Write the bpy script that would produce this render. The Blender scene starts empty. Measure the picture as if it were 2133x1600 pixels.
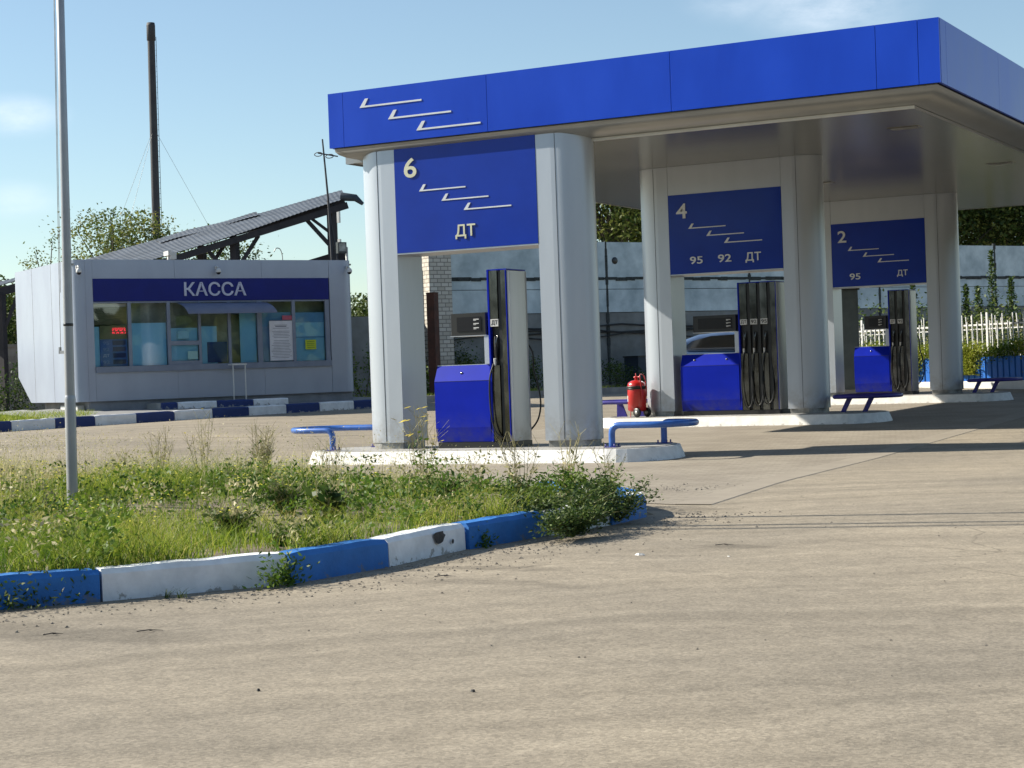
import bpy, math, random
import numpy as np
from mathutils import Vector, Matrix
random.seed(7); rng = np.random.default_rng(11)
R = math.radians
sc = bpy.context.scene
# ------------------------------------------------------------------ camera, sky, sun, exposure
F, YAW, PIT, ROL = 3703.785, R(-28.371), R(.409), R(2.016)
CAM = np.array([12.431, -19.962, 1.151])
def _rows():
    cy, sy, cp, sp = math.cos(YAW), math.sin(YAW), math.cos(PIT), math.sin(PIT)
    f = np.array([sy*cp, cy*cp, -sp]); r = np.array([cy, -sy, 0.]); d = np.cross(f, r)
    cr, sr = math.cos(ROL), math.sin(ROL)
    return cr*r+sr*d, -sr*r+cr*d, f
RR, DD, FF = _rows()
cam = bpy.data.objects.new('camera', bpy.data.cameras.new('camera'))
sc.collection.objects.link(cam); sc.camera = cam
M = Matrix([[RR[i], -DD[i], -FF[i], CAM[i]] for i in range(3)] + [[0, 0, 0, 1]])
cam.matrix_world = M
cam.data.sensor_width = 36; cam.data.lens = 36*F/2133; cam.data.clip_end = 2000; cam.data.clip_start = .1
SUN = np.array([1, .26, -.71])                       # the way the light travels
SUN = SUN/np.linalg.norm(SUN)
sun = bpy.data.objects.new('sun', bpy.data.lights.new('sun', 'SUN')); sc.collection.objects.link(sun)
sun.rotation_euler = Vector(SUN).to_track_quat('-Z', 'Y').to_euler(); sun.location = (-30, -5, 30)
sun.data.energy = 5.0; sun.data.angle = R(.53); sun.data.color = (1, .93, .80)
w = bpy.data.worlds.new('World'); sc.world = w; w.use_nodes = True
nt = w.node_tree; N = nt.nodes; L = nt.links
bg = N['Background']; bg.inputs['Strength'].default_value = .069
sky = N.new('ShaderNodeTexSky'); sky.sky_type = 'NISHITA'; sky.sun_disc = False
sky.sun_elevation = math.asin(-SUN[2]); sky.sun_rotation = math.atan2(-SUN[0], -SUN[1]) % (2*math.pi)
sky.altitude = 150; sky.air_density = 1.0; sky.dust_density = .35; sky.ozone_density = 2.0
tc = N.new('ShaderNodeTexCoord'); mp = N.new('ShaderNodeMapping'); mp.inputs['Scale'].default_value = (1, 1, 2.6)
mp.inputs['Location'].default_value = (2.35, .6, .35)
no = N.new('ShaderNodeTexNoise'); no.inputs['Scale'].default_value = 2.6; no.inputs['Detail'].default_value = 9; no.inputs['Roughness'].default_value = .62
cr = N.new('ShaderNodeValToRGB'); cr.color_ramp.elements[0].position = .50; cr.color_ramp.elements[1].position = .74
cr.color_ramp.elements[1].color = (.75, .75, .75, 1)
mx = N.new('ShaderNodeMix'); mx.data_type = 'RGBA'; mx.inputs[7].default_value = (9.5, 10, 10.7, 1)
L.new(tc.outputs['Generated'], mp.inputs['Vector']); L.new(mp.outputs[0], no.inputs['Vector']); L.new(no.outputs[0], cr.inputs[0])
gr = N.new('ShaderNodeMix'); gr.data_type = 'RGBA'; gr.blend_type = 'MULTIPLY'; gr.inputs[0].default_value = 1; gr.inputs[7].default_value = (1.03, 1.09, 1.05, 1)
L.new(sky.outputs[0], gr.inputs[6]); cr.color_ramp.elements[0].color = (0, 0, 0, 1)
no.inputs['Scale'].default_value = 9; cr.color_ramp.elements[0].position = .36; cr.color_ramp.elements[1].position = .72; last_ = None
for (az, el, rx, k) in [(-17.8, 11.2, .055, .95), (-20.5, 11.6, .04, .6), (-43.6, 8.4, .030, .8), (-43.8, 5.8, .03, .4), (-60, 16, .12, .6), (20, 22, .2, .6), (60, 18, .3, .5), (120, 30, .3, .5)]:
    d0 = (math.sin(R(az))*math.cos(R(el)), math.cos(R(az))*math.cos(R(el)), math.sin(R(el)))
    sb = N.new('ShaderNodeVectorMath'); sb.operation = 'SUBTRACT'; sb.inputs[1].default_value = d0; L.new(tc.outputs['Generated'], sb.inputs[0])
    dv = N.new('ShaderNodeVectorMath'); dv.operation = 'MULTIPLY'; dv.inputs[1].default_value = (1/rx, 1/rx, 2.2/rx); L.new(sb.outputs[0], dv.inputs[0]); ln_ = N.new('ShaderNodeVectorMath'); ln_.operation = 'LENGTH'; L.new(dv.outputs[0], ln_.inputs[0])
    mr_ = N.new('ShaderNodeMapRange'); mr_.interpolation_type = 'SMOOTHSTEP'; mr_.inputs[1].default_value = .1; mr_.inputs[2].default_value = 1.1; mr_.inputs[3].default_value = k; mr_.inputs[4].default_value = 0; L.new(ln_.outputs['Value'], mr_.inputs[0])
    if last_ is None: last_ = mr_.outputs[0]
    else: mm_ = N.new('ShaderNodeMath'); mm_.operation = 'MAXIMUM'; L.new(last_, mm_.inputs[0]); L.new(mr_.outputs[0], mm_.inputs[1]); last_ = mm_.outputs[0]
cf = N.new('ShaderNodeMath'); cf.operation = 'MULTIPLY'; L.new(cr.outputs[0], cf.inputs[0]); L.new(last_, cf.inputs[1]); cb = N.new('ShaderNodeMath'); cb.operation = 'ADD'; cb.inputs[1].default_value = .05; L.new(cf.outputs[0], cb.inputs[0])
L.new(cb.outputs[0], mx.inputs[0]); L.new(gr.outputs[2], mx.inputs[6]); L.new(mx.outputs[2], bg.inputs[0])
sc.view_settings.view_transform = 'Standard'; sc.view_settings.look = 'None'
sc.view_settings.exposure = .94; sc.view_settings.gamma = 1
sc.cycles.max_bounces = 8; sc.cycles.transparent_max_bounces = 16

# ------------------------------------------------------------------ helpers
def sm(t): t = min(max(t, 0), 1); return t*t*(3-2*t)
def ter(x, y):                                        # the forecourt climbs gently towards the back and the kiosk
    b = sm((y-19)/10)
    return .009*min(max(y, 0), 18)+b*.26+sm((-x-2)/9)*.25*(1-b)
def ray(u, v): return RR*((u-1066.5)/F)+DD*((v-800)/F)+FF
def ptD(u, v, D):                                     # the point at horizontal distance D behind a photo pixel
    r = ray(u, v); return CAM+r*(D/math.hypot(r[0], r[1]))
def onT(u, v, dz=0):
    z = .1
    for i in range(60):
        r = ray(u, v); P = CAM+r*((z+dz-CAM[2])/r[2]); z = .5*z+.5*ter(P[0], P[1])
    return P
def link(o): sc.collection.objects.link(o); return o
def tag(o, label=None, cat=None, group=None, kind=None):
    if label: o['label'] = label
    if cat: o['category'] = cat
    if group: o['group'] = group
    if kind: o['kind'] = kind
    return o
def thing(name, label, cat, loc=(0, 0, 0), rz=0, group=None):
    o = link(bpy.data.objects.new(name, None)); o.empty_display_size = .2
    o.location = loc; o.rotation_euler = (0, 0, rz)
    return tag(o, label, cat, group)
def copy_tree(o, parent=None):
    c = o.copy(); link(c); c.parent = parent
    for ch in o.children: copy_tree(ch, c)
    return c
class MB:
    def __init__(s): s.v = []; s.f = []; s.sm = []; s.mi = []
    def add(s, vs, fs, smooth=False, mi=0):
        n = len(s.v); s.v += [tuple(map(float, p)) for p in vs]
        for f in fs: s.f.append([i+n for i in f]); s.sm.append(smooth); s.mi.append(mi)
        return s
    def box(s, a, b, mi=0, bev=0):
        x0, y0, z0 = a; x1, y1, z1 = b
        if bev:
            e = bev
            s.prism([(x0+e, y0), (x1-e, y0), (x1, y0+e), (x1, y1-e), (x1-e, y1), (x0+e, y1), (x0, y1-e), (x0, y0+e)], z0, z1, mi); return s
        s.add([(x0, y0, z0), (x1, y0, z0), (x1, y1, z0), (x0, y1, z0), (x0, y0, z1), (x1, y0, z1), (x1, y1, z1), (x0, y1, z1)],
              [(0, 3, 2, 1), (4, 5, 6, 7), (0, 1, 5, 4), (1, 2, 6, 5), (2, 3, 7, 6), (3, 0, 4, 7)], mi=mi); return s
    def prism(s, poly, z0, z1, mi=0, smooth=False, top=None):
        n = len(poly); top = top or poly
        s.add([(x, y, z0) for x, y in poly]+[(x, y, z1) for x, y in top], [(i, (i+1) % n, n+(i+1) % n, n+i) for i in range(n)], smooth, mi)
        s.add([(x, y, z1) for x, y in top], [tuple(range(n))], mi=mi); s.add([(x, y, z0) for x, y in poly], [tuple(range(n-1, -1, -1))], mi=mi)
        return s
    def extr(s, poly, axis, a, b, mi=0, smooth=False):     # polygon in the plane across axis, extruded from a to b
        def P(p, t): return {'x': (t, p[0], p[1]), 'y': (p[0], t, p[1])}[axis]
        n = len(poly)
        s.add([P(p, a) for p in poly]+[P(p, b) for p in poly], [(i, (i+1) % n, n+(i+1) % n, n+i) for i in range(n)], smooth, mi)
        s.add([P(p, a) for p in poly], [tuple(range(n-1, -1, -1))], mi=mi); s.add([P(p, b) for p in poly], [tuple(range(n))], mi=mi)
        return s
    def tube(s, pts, r, n=10, mi=0, caps=True, smooth=True):
        pts = [Vector(p) for p in pts]; rs = r if isinstance(r, (list, tuple)) else [r]*len(pts)
        rings = []; up = None
        for i, p in enumerate(pts):
            t = ((pts[min(i+1, len(pts)-1)]-pts[max(i-1, 0)])).normalized()
            if up is None: up = Vector((0, 0, 1)) if abs(t.z) < .9 else Vector((1, 0, 0))
            a = t.cross(up).normalized(); b = a.cross(t).normalized(); up = b
            rings.append([p+(a*math.cos(2*math.pi*k/n)+b*math.sin(2*math.pi*k/n))*rs[i] for k in range(n)])
        vs = [q for rr in rings for q in rr]; fs = []
        for i in range(len(pts)-1):
            for k in range(n): fs.append((i*n+k, i*n+(k+1) % n, (i+1)*n+(k+1) % n, (i+1)*n+k))
        s.add(vs, fs, smooth, mi)
        if caps: s.add(rings[0], [tuple(range(n-1, -1, -1))], mi=mi); s.add(rings[-1], [tuple(range(n))], mi=mi)
        return s
    def bar(s, p, q, w, h=None, mi=0):
        p = Vector(p); q = Vector(q); h = h or w; t = (q-p).normalized()
        up = Vector((0, 0, 1)) if abs(t.z) < .95 else Vector((0, 1, 0))
        a = t.cross(up).normalized()*w/2; b = a.cross(t).normalized()*h/2
        s.add([p-a-b, p+a-b, p+a+b, p-a+b, q-a-b, q+a-b, q+a+b, q-a+b], [(0, 3, 2, 1), (4, 5, 6, 7), (0, 1, 5, 4), (1, 2, 6, 5), (2, 3, 7, 6), (3, 0, 4, 7)], mi=mi)
        return s
    def lathe(s, prof, c=(0, 0, 0), n=20, mi=0, smooth=True, axis='z'):
        vs = []
        for r, z in prof:
            for k in range(n):
                a = 2*math.pi*k/n; p = (r*math.cos(a), r*math.sin(a), z)
                if axis == 'y': p = (p[0], p[2], p[1])
                if axis == 'x': p = (p[2], p[0], p[1])
                vs.append((c[0]+p[0], c[1]+p[1], c[2]+p[2]))
        fs = [(i*n+k, i*n+(k+1) % n, (i+1)*n+(k+1) % n, (i+1)*n+k) for i in range(len(prof)-1) for k in range(n)]
        s.add(vs, fs, smooth, mi); return s
    def build(s, name, m, parent=None, xf=None, label=None):
        me = bpy.data.meshes.new(name); vs = s.v
        if xf is not None: vs = [tuple(xf @ Vector(p)) for p in vs]
        me.from_pydata(vs, [], s.f); me.polygons.foreach_set('use_smooth', s.sm); me.polygons.foreach_set('material_index', s.mi)
        for mm in (m if isinstance(m, (list, tuple)) else [m]): me.materials.append(mm)
        me.validate(); me.update()
        o = link(bpy.data.objects.new(name, me)); o.parent = parent
        if label: o['label'] = label
        return o
def npmesh(name, V, Fq, m, parent=None, tint=None, smooth=False):   # fast builder for thousands of small faces
    me = bpy.data.meshes.new(name); V = np.asarray(V, np.float32); Fq = np.asarray(Fq, np.int32); k = Fq.shape[1]
    me.vertices.add(len(V)); me.vertices.foreach_set('co', V.ravel())
    me.loops.add(Fq.size); me.loops.foreach_set('vertex_index', Fq.ravel())
    me.polygons.add(len(Fq)); me.polygons.foreach_set('loop_start', np.arange(0, Fq.size, k, dtype=np.int32))
    me.polygons.foreach_set('loop_total', np.full(len(Fq), k, np.int32))
    me.polygons.foreach_set('use_smooth', np.full(len(Fq), bool(smooth)))
    if tint is not None:
        at = me.attributes.new('tint', 'FLOAT', 'POINT'); at.data.foreach_set('value', np.asarray(tint, np.float32))
    me.materials.append(m); me.update(calc_edges=True)
    o = link(bpy.data.objects.new(name, me)); o.parent = parent; return o
def textmesh(name, body, x0, z0, x1, z1, m, parent, y=0, depth=.012, bold=.03, keep=False):
    c = bpy.data.curves.new('t', 'FONT'); c.body = body; c.offset = bold; c.extrude = .5; c.resolution_u = 4
    o = link(bpy.data.objects.new('t', c)); dg = bpy.context.evaluated_depsgraph_get()
    me = bpy.data.meshes.new_from_object(o.evaluated_get(dg)); bpy.data.objects.remove(o); bpy.data.curves.remove(c)
    co = np.array([v.co[:] for v in me.vertices]); mn = co.min(0); mxx = co.max(0)
    sx = (x1-x0)/(mxx[0]-mn[0]); sz = (z1-z0)/(mxx[1]-mn[1])
    out = np.stack([x0+(co[:, 0]-mn[0])*sx, y-depth*(co[:, 2]+.5), z0+(co[:, 1]-mn[1])*sz], 1)
    me.vertices.foreach_set('co', out.astype(np.float32).ravel()); me.materials.clear(); me.materials.append(m); me.update()
    o = link(bpy.data.objects.new(name, me)); me.name = name; o.parent = parent; return o

# ------------------------------------------------------------------ materials
def node(nt, t, **kw):
    n = nt.nodes.new(t)
    for k, v in kw.items(): n.inputs[k].default_value = v
    return n
FULL = {'white_kerb_paint', 'blue_kerb_paint', 'light_blue_blind', 'mid_blue_blind', 'blue_grey_blind', 'kiosk_interior', 'blue_fascia_paint', 'white_island_paint', 'poster_paper', 'price_board_blue', 'price_text', 'price_text_pale', 'worn_blue_pipe', 'pale_wall_panel'}
def mat(name, c1, c2=None, rough=.6, metal=0, scale=4, coat=0, bump=0, bscale=60, lo=.35, hi=.65, spec=.5, stretch=(1, 1, 1), detail=6, rvar=0):
    m = bpy.data.materials.new(name); m.use_nodes = True; t = m.node_tree; b = t.nodes['Principled BSDF']
    b.inputs['Roughness'].default_value = rough; b.inputs['Metallic'].default_value = metal
    b.inputs['Coat Weight'].default_value = coat; b.inputs['Coat Roughness'].default_value = .08
    b.inputs['Specular IOR Level'].default_value = spec
    tcn = t.nodes.new('ShaderNodeTexCoord'); mpn = t.nodes.new('ShaderNodeMapping'); mpn.inputs['Scale'].default_value = stretch
    t.links.new(tcn.outputs['Object'], mpn.inputs[0])
    c2 = c2 or tuple(x*.86 for x in c1)
    kf = 1 if name in FULL else .78; c1 = tuple(x*kf for x in c1); c2 = tuple(x*kf for x in c2)
    ns = node(t, 'ShaderNodeTexNoise', Scale=scale, Detail=detail, Roughness=.6); t.links.new(mpn.outputs[0], ns.inputs['Vector'])
    rp = t.nodes.new('ShaderNodeValToRGB'); rp.color_ramp.elements[0].position = lo; rp.color_ramp.elements[1].position = hi
    rp.color_ramp.elements[0].color = (*c2, 1); rp.color_ramp.elements[1].color = (*c1, 1)
    t.links.new(ns.outputs[0], rp.inputs[0]); t.links.new(rp.outputs[0], b.inputs['Base Color'])
    if rvar:
        mr = t.nodes.new('ShaderNodeMapRange'); mr.inputs[3].default_value = rough-rvar; mr.inputs[4].default_value = rough+rvar
        t.links.new(ns.outputs[0], mr.inputs[0]); t.links.new(mr.outputs[0], b.inputs['Roughness'])
    if bump:
        n2 = node(t, 'ShaderNodeTexNoise', Scale=bscale, Detail=4); t.links.new(mpn.outputs[0], n2.inputs['Vector'])
        bp = t.nodes.new('ShaderNodeBump'); bp.inputs['Strength'].default_value = bump; bp.inputs['Distance'].default_value = .01
        t.links.new(n2.outputs[0], bp.inputs['Height']); t.links.new(bp.outputs[0], b.inputs['Normal'])
    return m
def leafmat(name, cols, transl=.35, rough=.55):
    cols = [tuple(x*.80 for x in c) for c in cols]
    m = bpy.data.materials.new(name); m.use_nodes = True; t = m.node_tree; b = t.nodes['Principled BSDF']; out = t.nodes['Material Output']
    at = t.nodes.new('ShaderNodeAttribute'); at.attribute_name = 'tint'
    rp = t.nodes.new('ShaderNodeValToRGB'); el = rp.color_ramp.elements
    el[0].color = (*cols[0], 1); el[1].color = (*cols[-1], 1)
    for i, c in enumerate(cols[1:-1]): e = el.new((i+1)/(len(cols)-1)); e.color = (*c, 1)
    t.links.new(at.outputs['Fac'], rp.inputs[0]); t.links.new(rp.outputs[0], b.inputs['Base Color']); b.inputs['Roughness'].default_value = rough
    b.inputs['Specular IOR Level'].default_value = .3
    tr = t.nodes.new('ShaderNodeBsdfTranslucent'); ms = t.nodes.new('ShaderNodeMixShader'); ms.inputs[0].default_value = transl
    t.links.new(rp.outputs[0], tr.inputs[0]); t.links.new(b.outputs[0], ms.inputs[1]); t.links.new(tr.outputs[0], ms.inputs[2]); t.links.new(ms.outputs[0], out.inputs[0])
    return m
def glassmat(name, tint=(.8, .9, .9), refl=.22):
    m = bpy.data.materials.new(name); m.use_nodes = True; t = m.node_tree; t.nodes.remove(t.nodes['Principled BSDF']); out = t.nodes['Material Output']
    tr = node(t, 'ShaderNodeBsdfTransparent', Color=(*tint, 1)); gl = t.nodes.new('ShaderNodeBsdfGlossy'); gl.inputs['Roughness'].default_value = .02
    fr = node(t, 'ShaderNodeFresnel', IOR=1.5); ad = t.nodes.new('ShaderNodeMath'); ad.inputs[1].default_value = refl-.04
    ms = t.nodes.new('ShaderNodeMixShader'); t.links.new(fr.outputs[0], ad.inputs[0]); t.links.new(ad.outputs[0], ms.inputs[0])
    t.links.new(tr.outputs[0], ms.inputs[1]); t.links.new(gl.outputs[0], ms.inputs[2]); t.links.new(ms.outputs[0], out.inputs[0])
    return m
def emis(name, c, s):
    m = bpy.data.materials.new(name); m.use_nodes = True; b = m.node_tree.nodes['Principled BSDF']
    b.inputs['Base Color'].default_value = (*c, 1); b.inputs['Emission Color'].default_value = (*c, 1); b.inputs['Emission Strength'].default_value = s; return m
BLUE = mat('blue_fascia_paint', (.006, .055, .50), (.004, .042, .42), .30, scale=1.1, coat=.12, spec=.25, rvar=.08, stretch=(1, 1, .35), bump=.12, bscale=1.4)
BLUE2 = mat('blue_sign_paint', (.005, .040, .40), (.004, .033, .34), .30, scale=1.5, coat=.12, spec=.25)
CABB = mat('blue_pump_paint', (.002, .018, .46), (.001, .015, .40), .38, scale=3, coat=.06, spec=.15)
BANB = mat('dark_blue_banner', (.006, .016, .22), (.005, .013, .18), .45, scale=2, spec=.3)
SILV = mat('silver_cladding', (.58, .63, .70), (.52, .57, .64), .36, .40, scale=1.3, stretch=(1, 1, .25), rvar=.05)
SOFF = mat('soffit_cladding', (.33, .32, .28), (.30, .29, .255), .22, .75, scale=.4, detail=1, rvar=.02)
LIPM = mat('lip_cladding', (.40, .41, .41), (.35, .36, .36), .35, .5, scale=1.5)
KSIL = mat('kiosk_cladding', (.46, .52, .63), (.41, .46, .57), .42, .3, scale=1.5, stretch=(1, 1, .4))
GALV = mat('galvanised_steel', (.50, .50, .48), (.25, .24, .22), .5, .7, scale=9)
STRIP = mat('white_strip', (.8, .8, .77), rough=.4)
WHITE = mat('white_lettering', (.80, .84, .88), rough=.4)
CREAM = mat('cream_lettering', (.78, .78, .58), (.66, .66, .48), rough=.4)
CHROME = mat('polished_steel', (.27, .27, .26), (.13, .13, .13), .18, 1, scale=5, rvar=.08, stretch=(1, 1, .5))
PLAST = mat('grey_pump_panel', (.62, .64, .66), (.56, .58, .60), .35, .25, scale=2, stretch=(3, 3, .3))
BLACK = mat('black_plastic', (.012, .012, .014), rough=.4, coat=.2)
RUBBER = mat('black_rubber', (.010, .011, .012), rough=.45)
DARKB = mat('blue_black_trim', (.01, .012, .06), rough=.35)
SCREEN = mat('display_screen', (.02, .02, .025), rough=.25, spec=.3)
LBL = mat('white_label', (.75, .75, .74), rough=.5)
INK = mat('black_ink', (.02, .02, .02), rough=.6)
CONCW = None
def footdirt(m, h=.55, c=(.20, .16, .11)):      # splashed dirt that thins out upwards
    t = m.node_tree; b = t.nodes['Principled BSDF']; src = b.inputs['Base Color'].links[0].from_socket
    tcn = t.nodes.new('ShaderNodeTexCoord'); n = node(t, 'ShaderNodeTexNoise', Scale=5, Detail=8, Roughness=.75); t.links.new(tcn.outputs['Object'], n.inputs[0]); sp = t.nodes.new('ShaderNodeSeparateXYZ'); t.links.new(tcn.outputs['Object'], sp.inputs[0])
    mr = t.nodes.new('ShaderNodeMapRange'); mr.inputs[1].default_value = 0; mr.inputs[2].default_value = h; mr.inputs[3].default_value = .9; mr.inputs[4].default_value = 0; t.links.new(sp.outputs[2], mr.inputs[0])
    nr = t.nodes.new('ShaderNodeMapRange'); nr.inputs[1].default_value = .38; nr.inputs[2].default_value = .7; t.links.new(n.outputs[0], nr.inputs[0]); mu = t.nodes.new('ShaderNodeMath'); mu.operation = 'MULTIPLY'; t.links.new(mr.outputs[0], mu.inputs[0]); t.links.new(nr.outputs[0], mu.inputs[1])
    mx_ = t.nodes.new('ShaderNodeMix'); mx_.data_type = 'RGBA'; mx_.inputs[7].default_value = (*c, 1); t.links.new(mu.outputs[0], mx_.inputs[0]); t.links.new(src, mx_.inputs[6]); t.links.new(mx_.outputs[2], b.inputs['Base Color'])
footdirt(SILV); footdirt(CABB, .5, (.06, .06, .09)); footdirt(PLAST, .4)
def kerbpaint(name, c, base=(.30, .28, .25), chip=.66):
    m = mat(name, c, tuple(x*.8 for x in c), .65, scale=6, bump=.25, bscale=50); t = m.node_tree; b = t.nodes['Principled BSDF']
    src = b.inputs['Base Color'].links[0].from_socket
    tcn = t.nodes.new('ShaderNodeTexCoord'); n = node(t, 'ShaderNodeTexNoise', Scale=9, Detail=9, Roughness=.72); t.links.new(tcn.outputs['Object'], n.inputs[0])
    sp = t.nodes.new('ShaderNodeSeparateXYZ'); t.links.new(tcn.outputs['Object'], sp.inputs[0])
    mr = t.nodes.new('ShaderNodeMapRange'); mr.inputs[1].default_value = .0; mr.inputs[2].default_value = .09; mr.inputs[3].default_value = .22; mr.inputs[4].default_value = 0
    t.links.new(sp.outputs[2], mr.inputs[0]); ad = t.nodes.new('ShaderNodeMath'); t.links.new(n.outputs[0], ad.inputs[0]); t.links.new(mr.outputs[0], ad.inputs[1])
    rp = t.nodes.new('ShaderNodeValToRGB'); rp.color_ramp.elements[0].position = chip; rp.color_ramp.elements[1].position = chip+.05
    t.links.new(ad.outputs[0], rp.inputs[0]); mxn = t.nodes.new('ShaderNodeMix'); mxn.data_type = 'RGBA'; mxn.inputs[7].default_value = (*base, 1)
    t.links.new(rp.outputs[0], mxn.inputs[0]); t.links.new(src, mxn.inputs[6]); t.links.new(mxn.outputs[2], b.inputs['Base Color']); return m
KW = kerbpaint('white_kerb_paint', (.88, .89, .90), (.38, .36, .33), chip=.71); KB = kerbpaint('blue_kerb_paint', (.022, .17, .52), (.12, .16, .24), .72)
KB2 = kerbpaint('dark_blue_kerb_paint', (.018, .05, .22), (.3, .3, .3), .70)
CONC = mat('worn_concrete', (.46, .45, .43), (.34, .33, .31), .8, scale=3, bump=.3, bscale=40)
ISLW = kerbpaint('white_island_paint', (.80, .79, .76), (.45, .44, .41), .72)

# asphalt: dusty, with faint curved tyre tracks and darker worn patches
def asphalt():
    m = bpy.data.materials.new('dusty_asphalt'); m.use_nodes = True; t = m.node_tree; b = t.nodes['Principled BSDF']; b.inputs['Roughness'].default_value = .85
    b.inputs['Specular IOR Level'].default_value = .25
    g = t.nodes.new('ShaderNodeTexCoord'); big = node(t, 'ShaderNodeTexNoise', Scale=.35, Detail=5, Roughness=.55); t.links.new(g.outputs['Object'], big.inputs[0])
    rp = t.nodes.new('ShaderNodeValToRGB'); e = rp.color_ramp.elements; e[0].position = .34; e[0].color = (.234, .205, .162, 1); e[1].position = .66; e[1].color = (.304, .262, .200, 1)
    t.links.new(big.outputs[0], rp.inputs[0])
    # tyre tracks: rings about a far centre, broken up by noise
    sub = t.nodes.new('ShaderNodeVectorMath'); sub.operation = 'DISTANCE'; sub.inputs[1].default_value = (19, -27, 0); t.links.new(g.outputs['Object'], sub.inputs[0])
    wn = node(t, 'ShaderNodeTexNoise', Scale=.5, Detail=3); t.links.new(g.outputs['Object'], wn.inputs[0])
    ad = t.nodes.new('ShaderNodeMath'); ad.operation = 'MULTIPLY_ADD'; ad.inputs[1].default_value = 1.4; t.links.new(wn.outputs[0], ad.inputs[0]); t.links.new(sub.outputs['Value'], ad.inputs[2])
    cmb = t.nodes.new('ShaderNodeCombineXYZ'); t.links.new(ad.outputs[0], cmb.inputs[0])
    tn = node(t, 'ShaderNodeTexNoise', Scale=2.2, Detail=5, Roughness=.65); t.links.new(cmb.outputs[0], tn.inputs[0])
    tr = t.nodes.new('ShaderNodeMapRange'); tr.inputs[1].default_value = .35; tr.inputs[2].default_value = .65; tr.inputs[3].default_value = .80; tr.inputs[4].default_value = 1.13; t.links.new(tn.outputs[0], tr.inputs[0])
    m1 = t.nodes.new('ShaderNodeVectorMath'); m1.operation = 'SCALE'; t.links.new(rp.outputs[0], m1.inputs[0]); t.links.new(tr.outputs[0], m1.inputs[3])
    fine = node(t, 'ShaderNodeTexNoise', Scale=55, Detail=6, Roughness=.8); t.links.new(g.outputs['Object'], fine.inputs[0])
    fr = t.nodes.new('ShaderNodeMapRange'); fr.inputs[1].default_value = .3; fr.inputs[2].default_value = .7; fr.inputs[3].default_value = .80; fr.inputs[4].default_value = 1.18; t.links.new(fine.outputs[0], fr.inputs[0])
    m2 = t.nodes.new('ShaderNodeVectorMath'); m2.operation = 'SCALE'; t.links.new(m1.outputs[0], m2.inputs[0]); t.links.new(fr.outputs[0], m2.inputs[3])
    med = node(t, 'ShaderNodeTexNoise', Scale=6, Detail=8, Roughness=.75); t.links.new(g.outputs['Object'], med.inputs[0])
    mr = t.nodes.new('ShaderNodeMapRange'); mr.inputs[1].default_value = .3; mr.inputs[2].default_value = .7; mr.inputs[3].default_value = .80; mr.inputs[4].default_value = 1.15; t.links.new(med.outputs[0], mr.inputs[0])
    m3 = t.nodes.new('ShaderNodeVectorMath'); m3.operation = 'SCALE'; t.links.new(m2.outputs[0], m3.inputs[0]); t.links.new(mr.outputs[0], m3.inputs[3])
    t.links.new(m3.outputs[0], b.inputs['Base Color'])
    vo = node(t, 'ShaderNodeTexVoronoi', Scale=75); t.links.new(g.outputs['Object'], vo.inputs['Vector']); hs = t.nodes.new('ShaderNodeSeparateColor'); t.links.new(vo.outputs['Color'], hs.inputs[0])
    sr = t.nodes.new('ShaderNodeMapRange'); sr.inputs[3].default_value = .82; sr.inputs[4].default_value = 1.18; t.links.new(hs.outputs[0], sr.inputs[0])
    m4 = t.nodes.new('ShaderNodeVectorMath'); m4.operation = 'SCALE'; t.links.new(m3.outputs[0], m4.inputs[0]); t.links.new(sr.outputs[0], m4.inputs[3])
    # cracks: edges of large cells, shown only here and there
    wv = node(t, 'ShaderNodeTexNoise', Scale=1.5, Detail=4); t.links.new(g.outputs['Object'], wv.inputs[0]); wa = t.nodes.new('ShaderNodeVectorMath'); wa.operation = 'MULTIPLY_ADD'; wa.inputs[1].default_value = (.5, .5, 0); t.links.new(wv.outputs['Color'], wa.inputs[0]); t.links.new(g.outputs['Object'], wa.inputs[2])
    vc = node(t, 'ShaderNodeTexVoronoi', Scale=.42); vc.feature = 'DISTANCE_TO_EDGE'; t.links.new(wa.outputs[0], vc.inputs['Vector'])
    cmr = t.nodes.new('ShaderNodeMapRange'); cmr.inputs[1].default_value = .0; cmr.inputs[2].default_value = .006; cmr.inputs[3].default_value = 1; cmr.inputs[4].default_value = 0; t.links.new(vc.outputs['Distance'], cmr.inputs[0])
    gate = t.nodes.new('ShaderNodeMapRange'); gate.inputs[1].default_value = .50; gate.inputs[2].default_value = .62; t.links.new(big.outputs[0], gate.inputs[0])
    cm = t.nodes.new('ShaderNodeMath'); cm.operation = 'MULTIPLY'; t.links.new(cmr.outputs[0], cm.inputs[0]); t.links.new(gate.outputs[0], cm.inputs[1])
    last = None
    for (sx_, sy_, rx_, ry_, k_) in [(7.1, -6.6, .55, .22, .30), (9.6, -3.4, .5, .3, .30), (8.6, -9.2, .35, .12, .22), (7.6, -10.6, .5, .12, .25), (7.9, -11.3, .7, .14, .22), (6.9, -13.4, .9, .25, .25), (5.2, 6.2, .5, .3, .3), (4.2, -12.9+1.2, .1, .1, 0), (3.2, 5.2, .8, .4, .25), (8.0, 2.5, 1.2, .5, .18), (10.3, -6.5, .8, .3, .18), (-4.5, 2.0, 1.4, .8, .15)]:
        su = t.nodes.new('ShaderNodeVectorMath'); su.operation = 'SUBTRACT'; su.inputs[1].default_value = (sx_, sy_, 0); t.links.new(wa.outputs[0], su.inputs[0])
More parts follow.
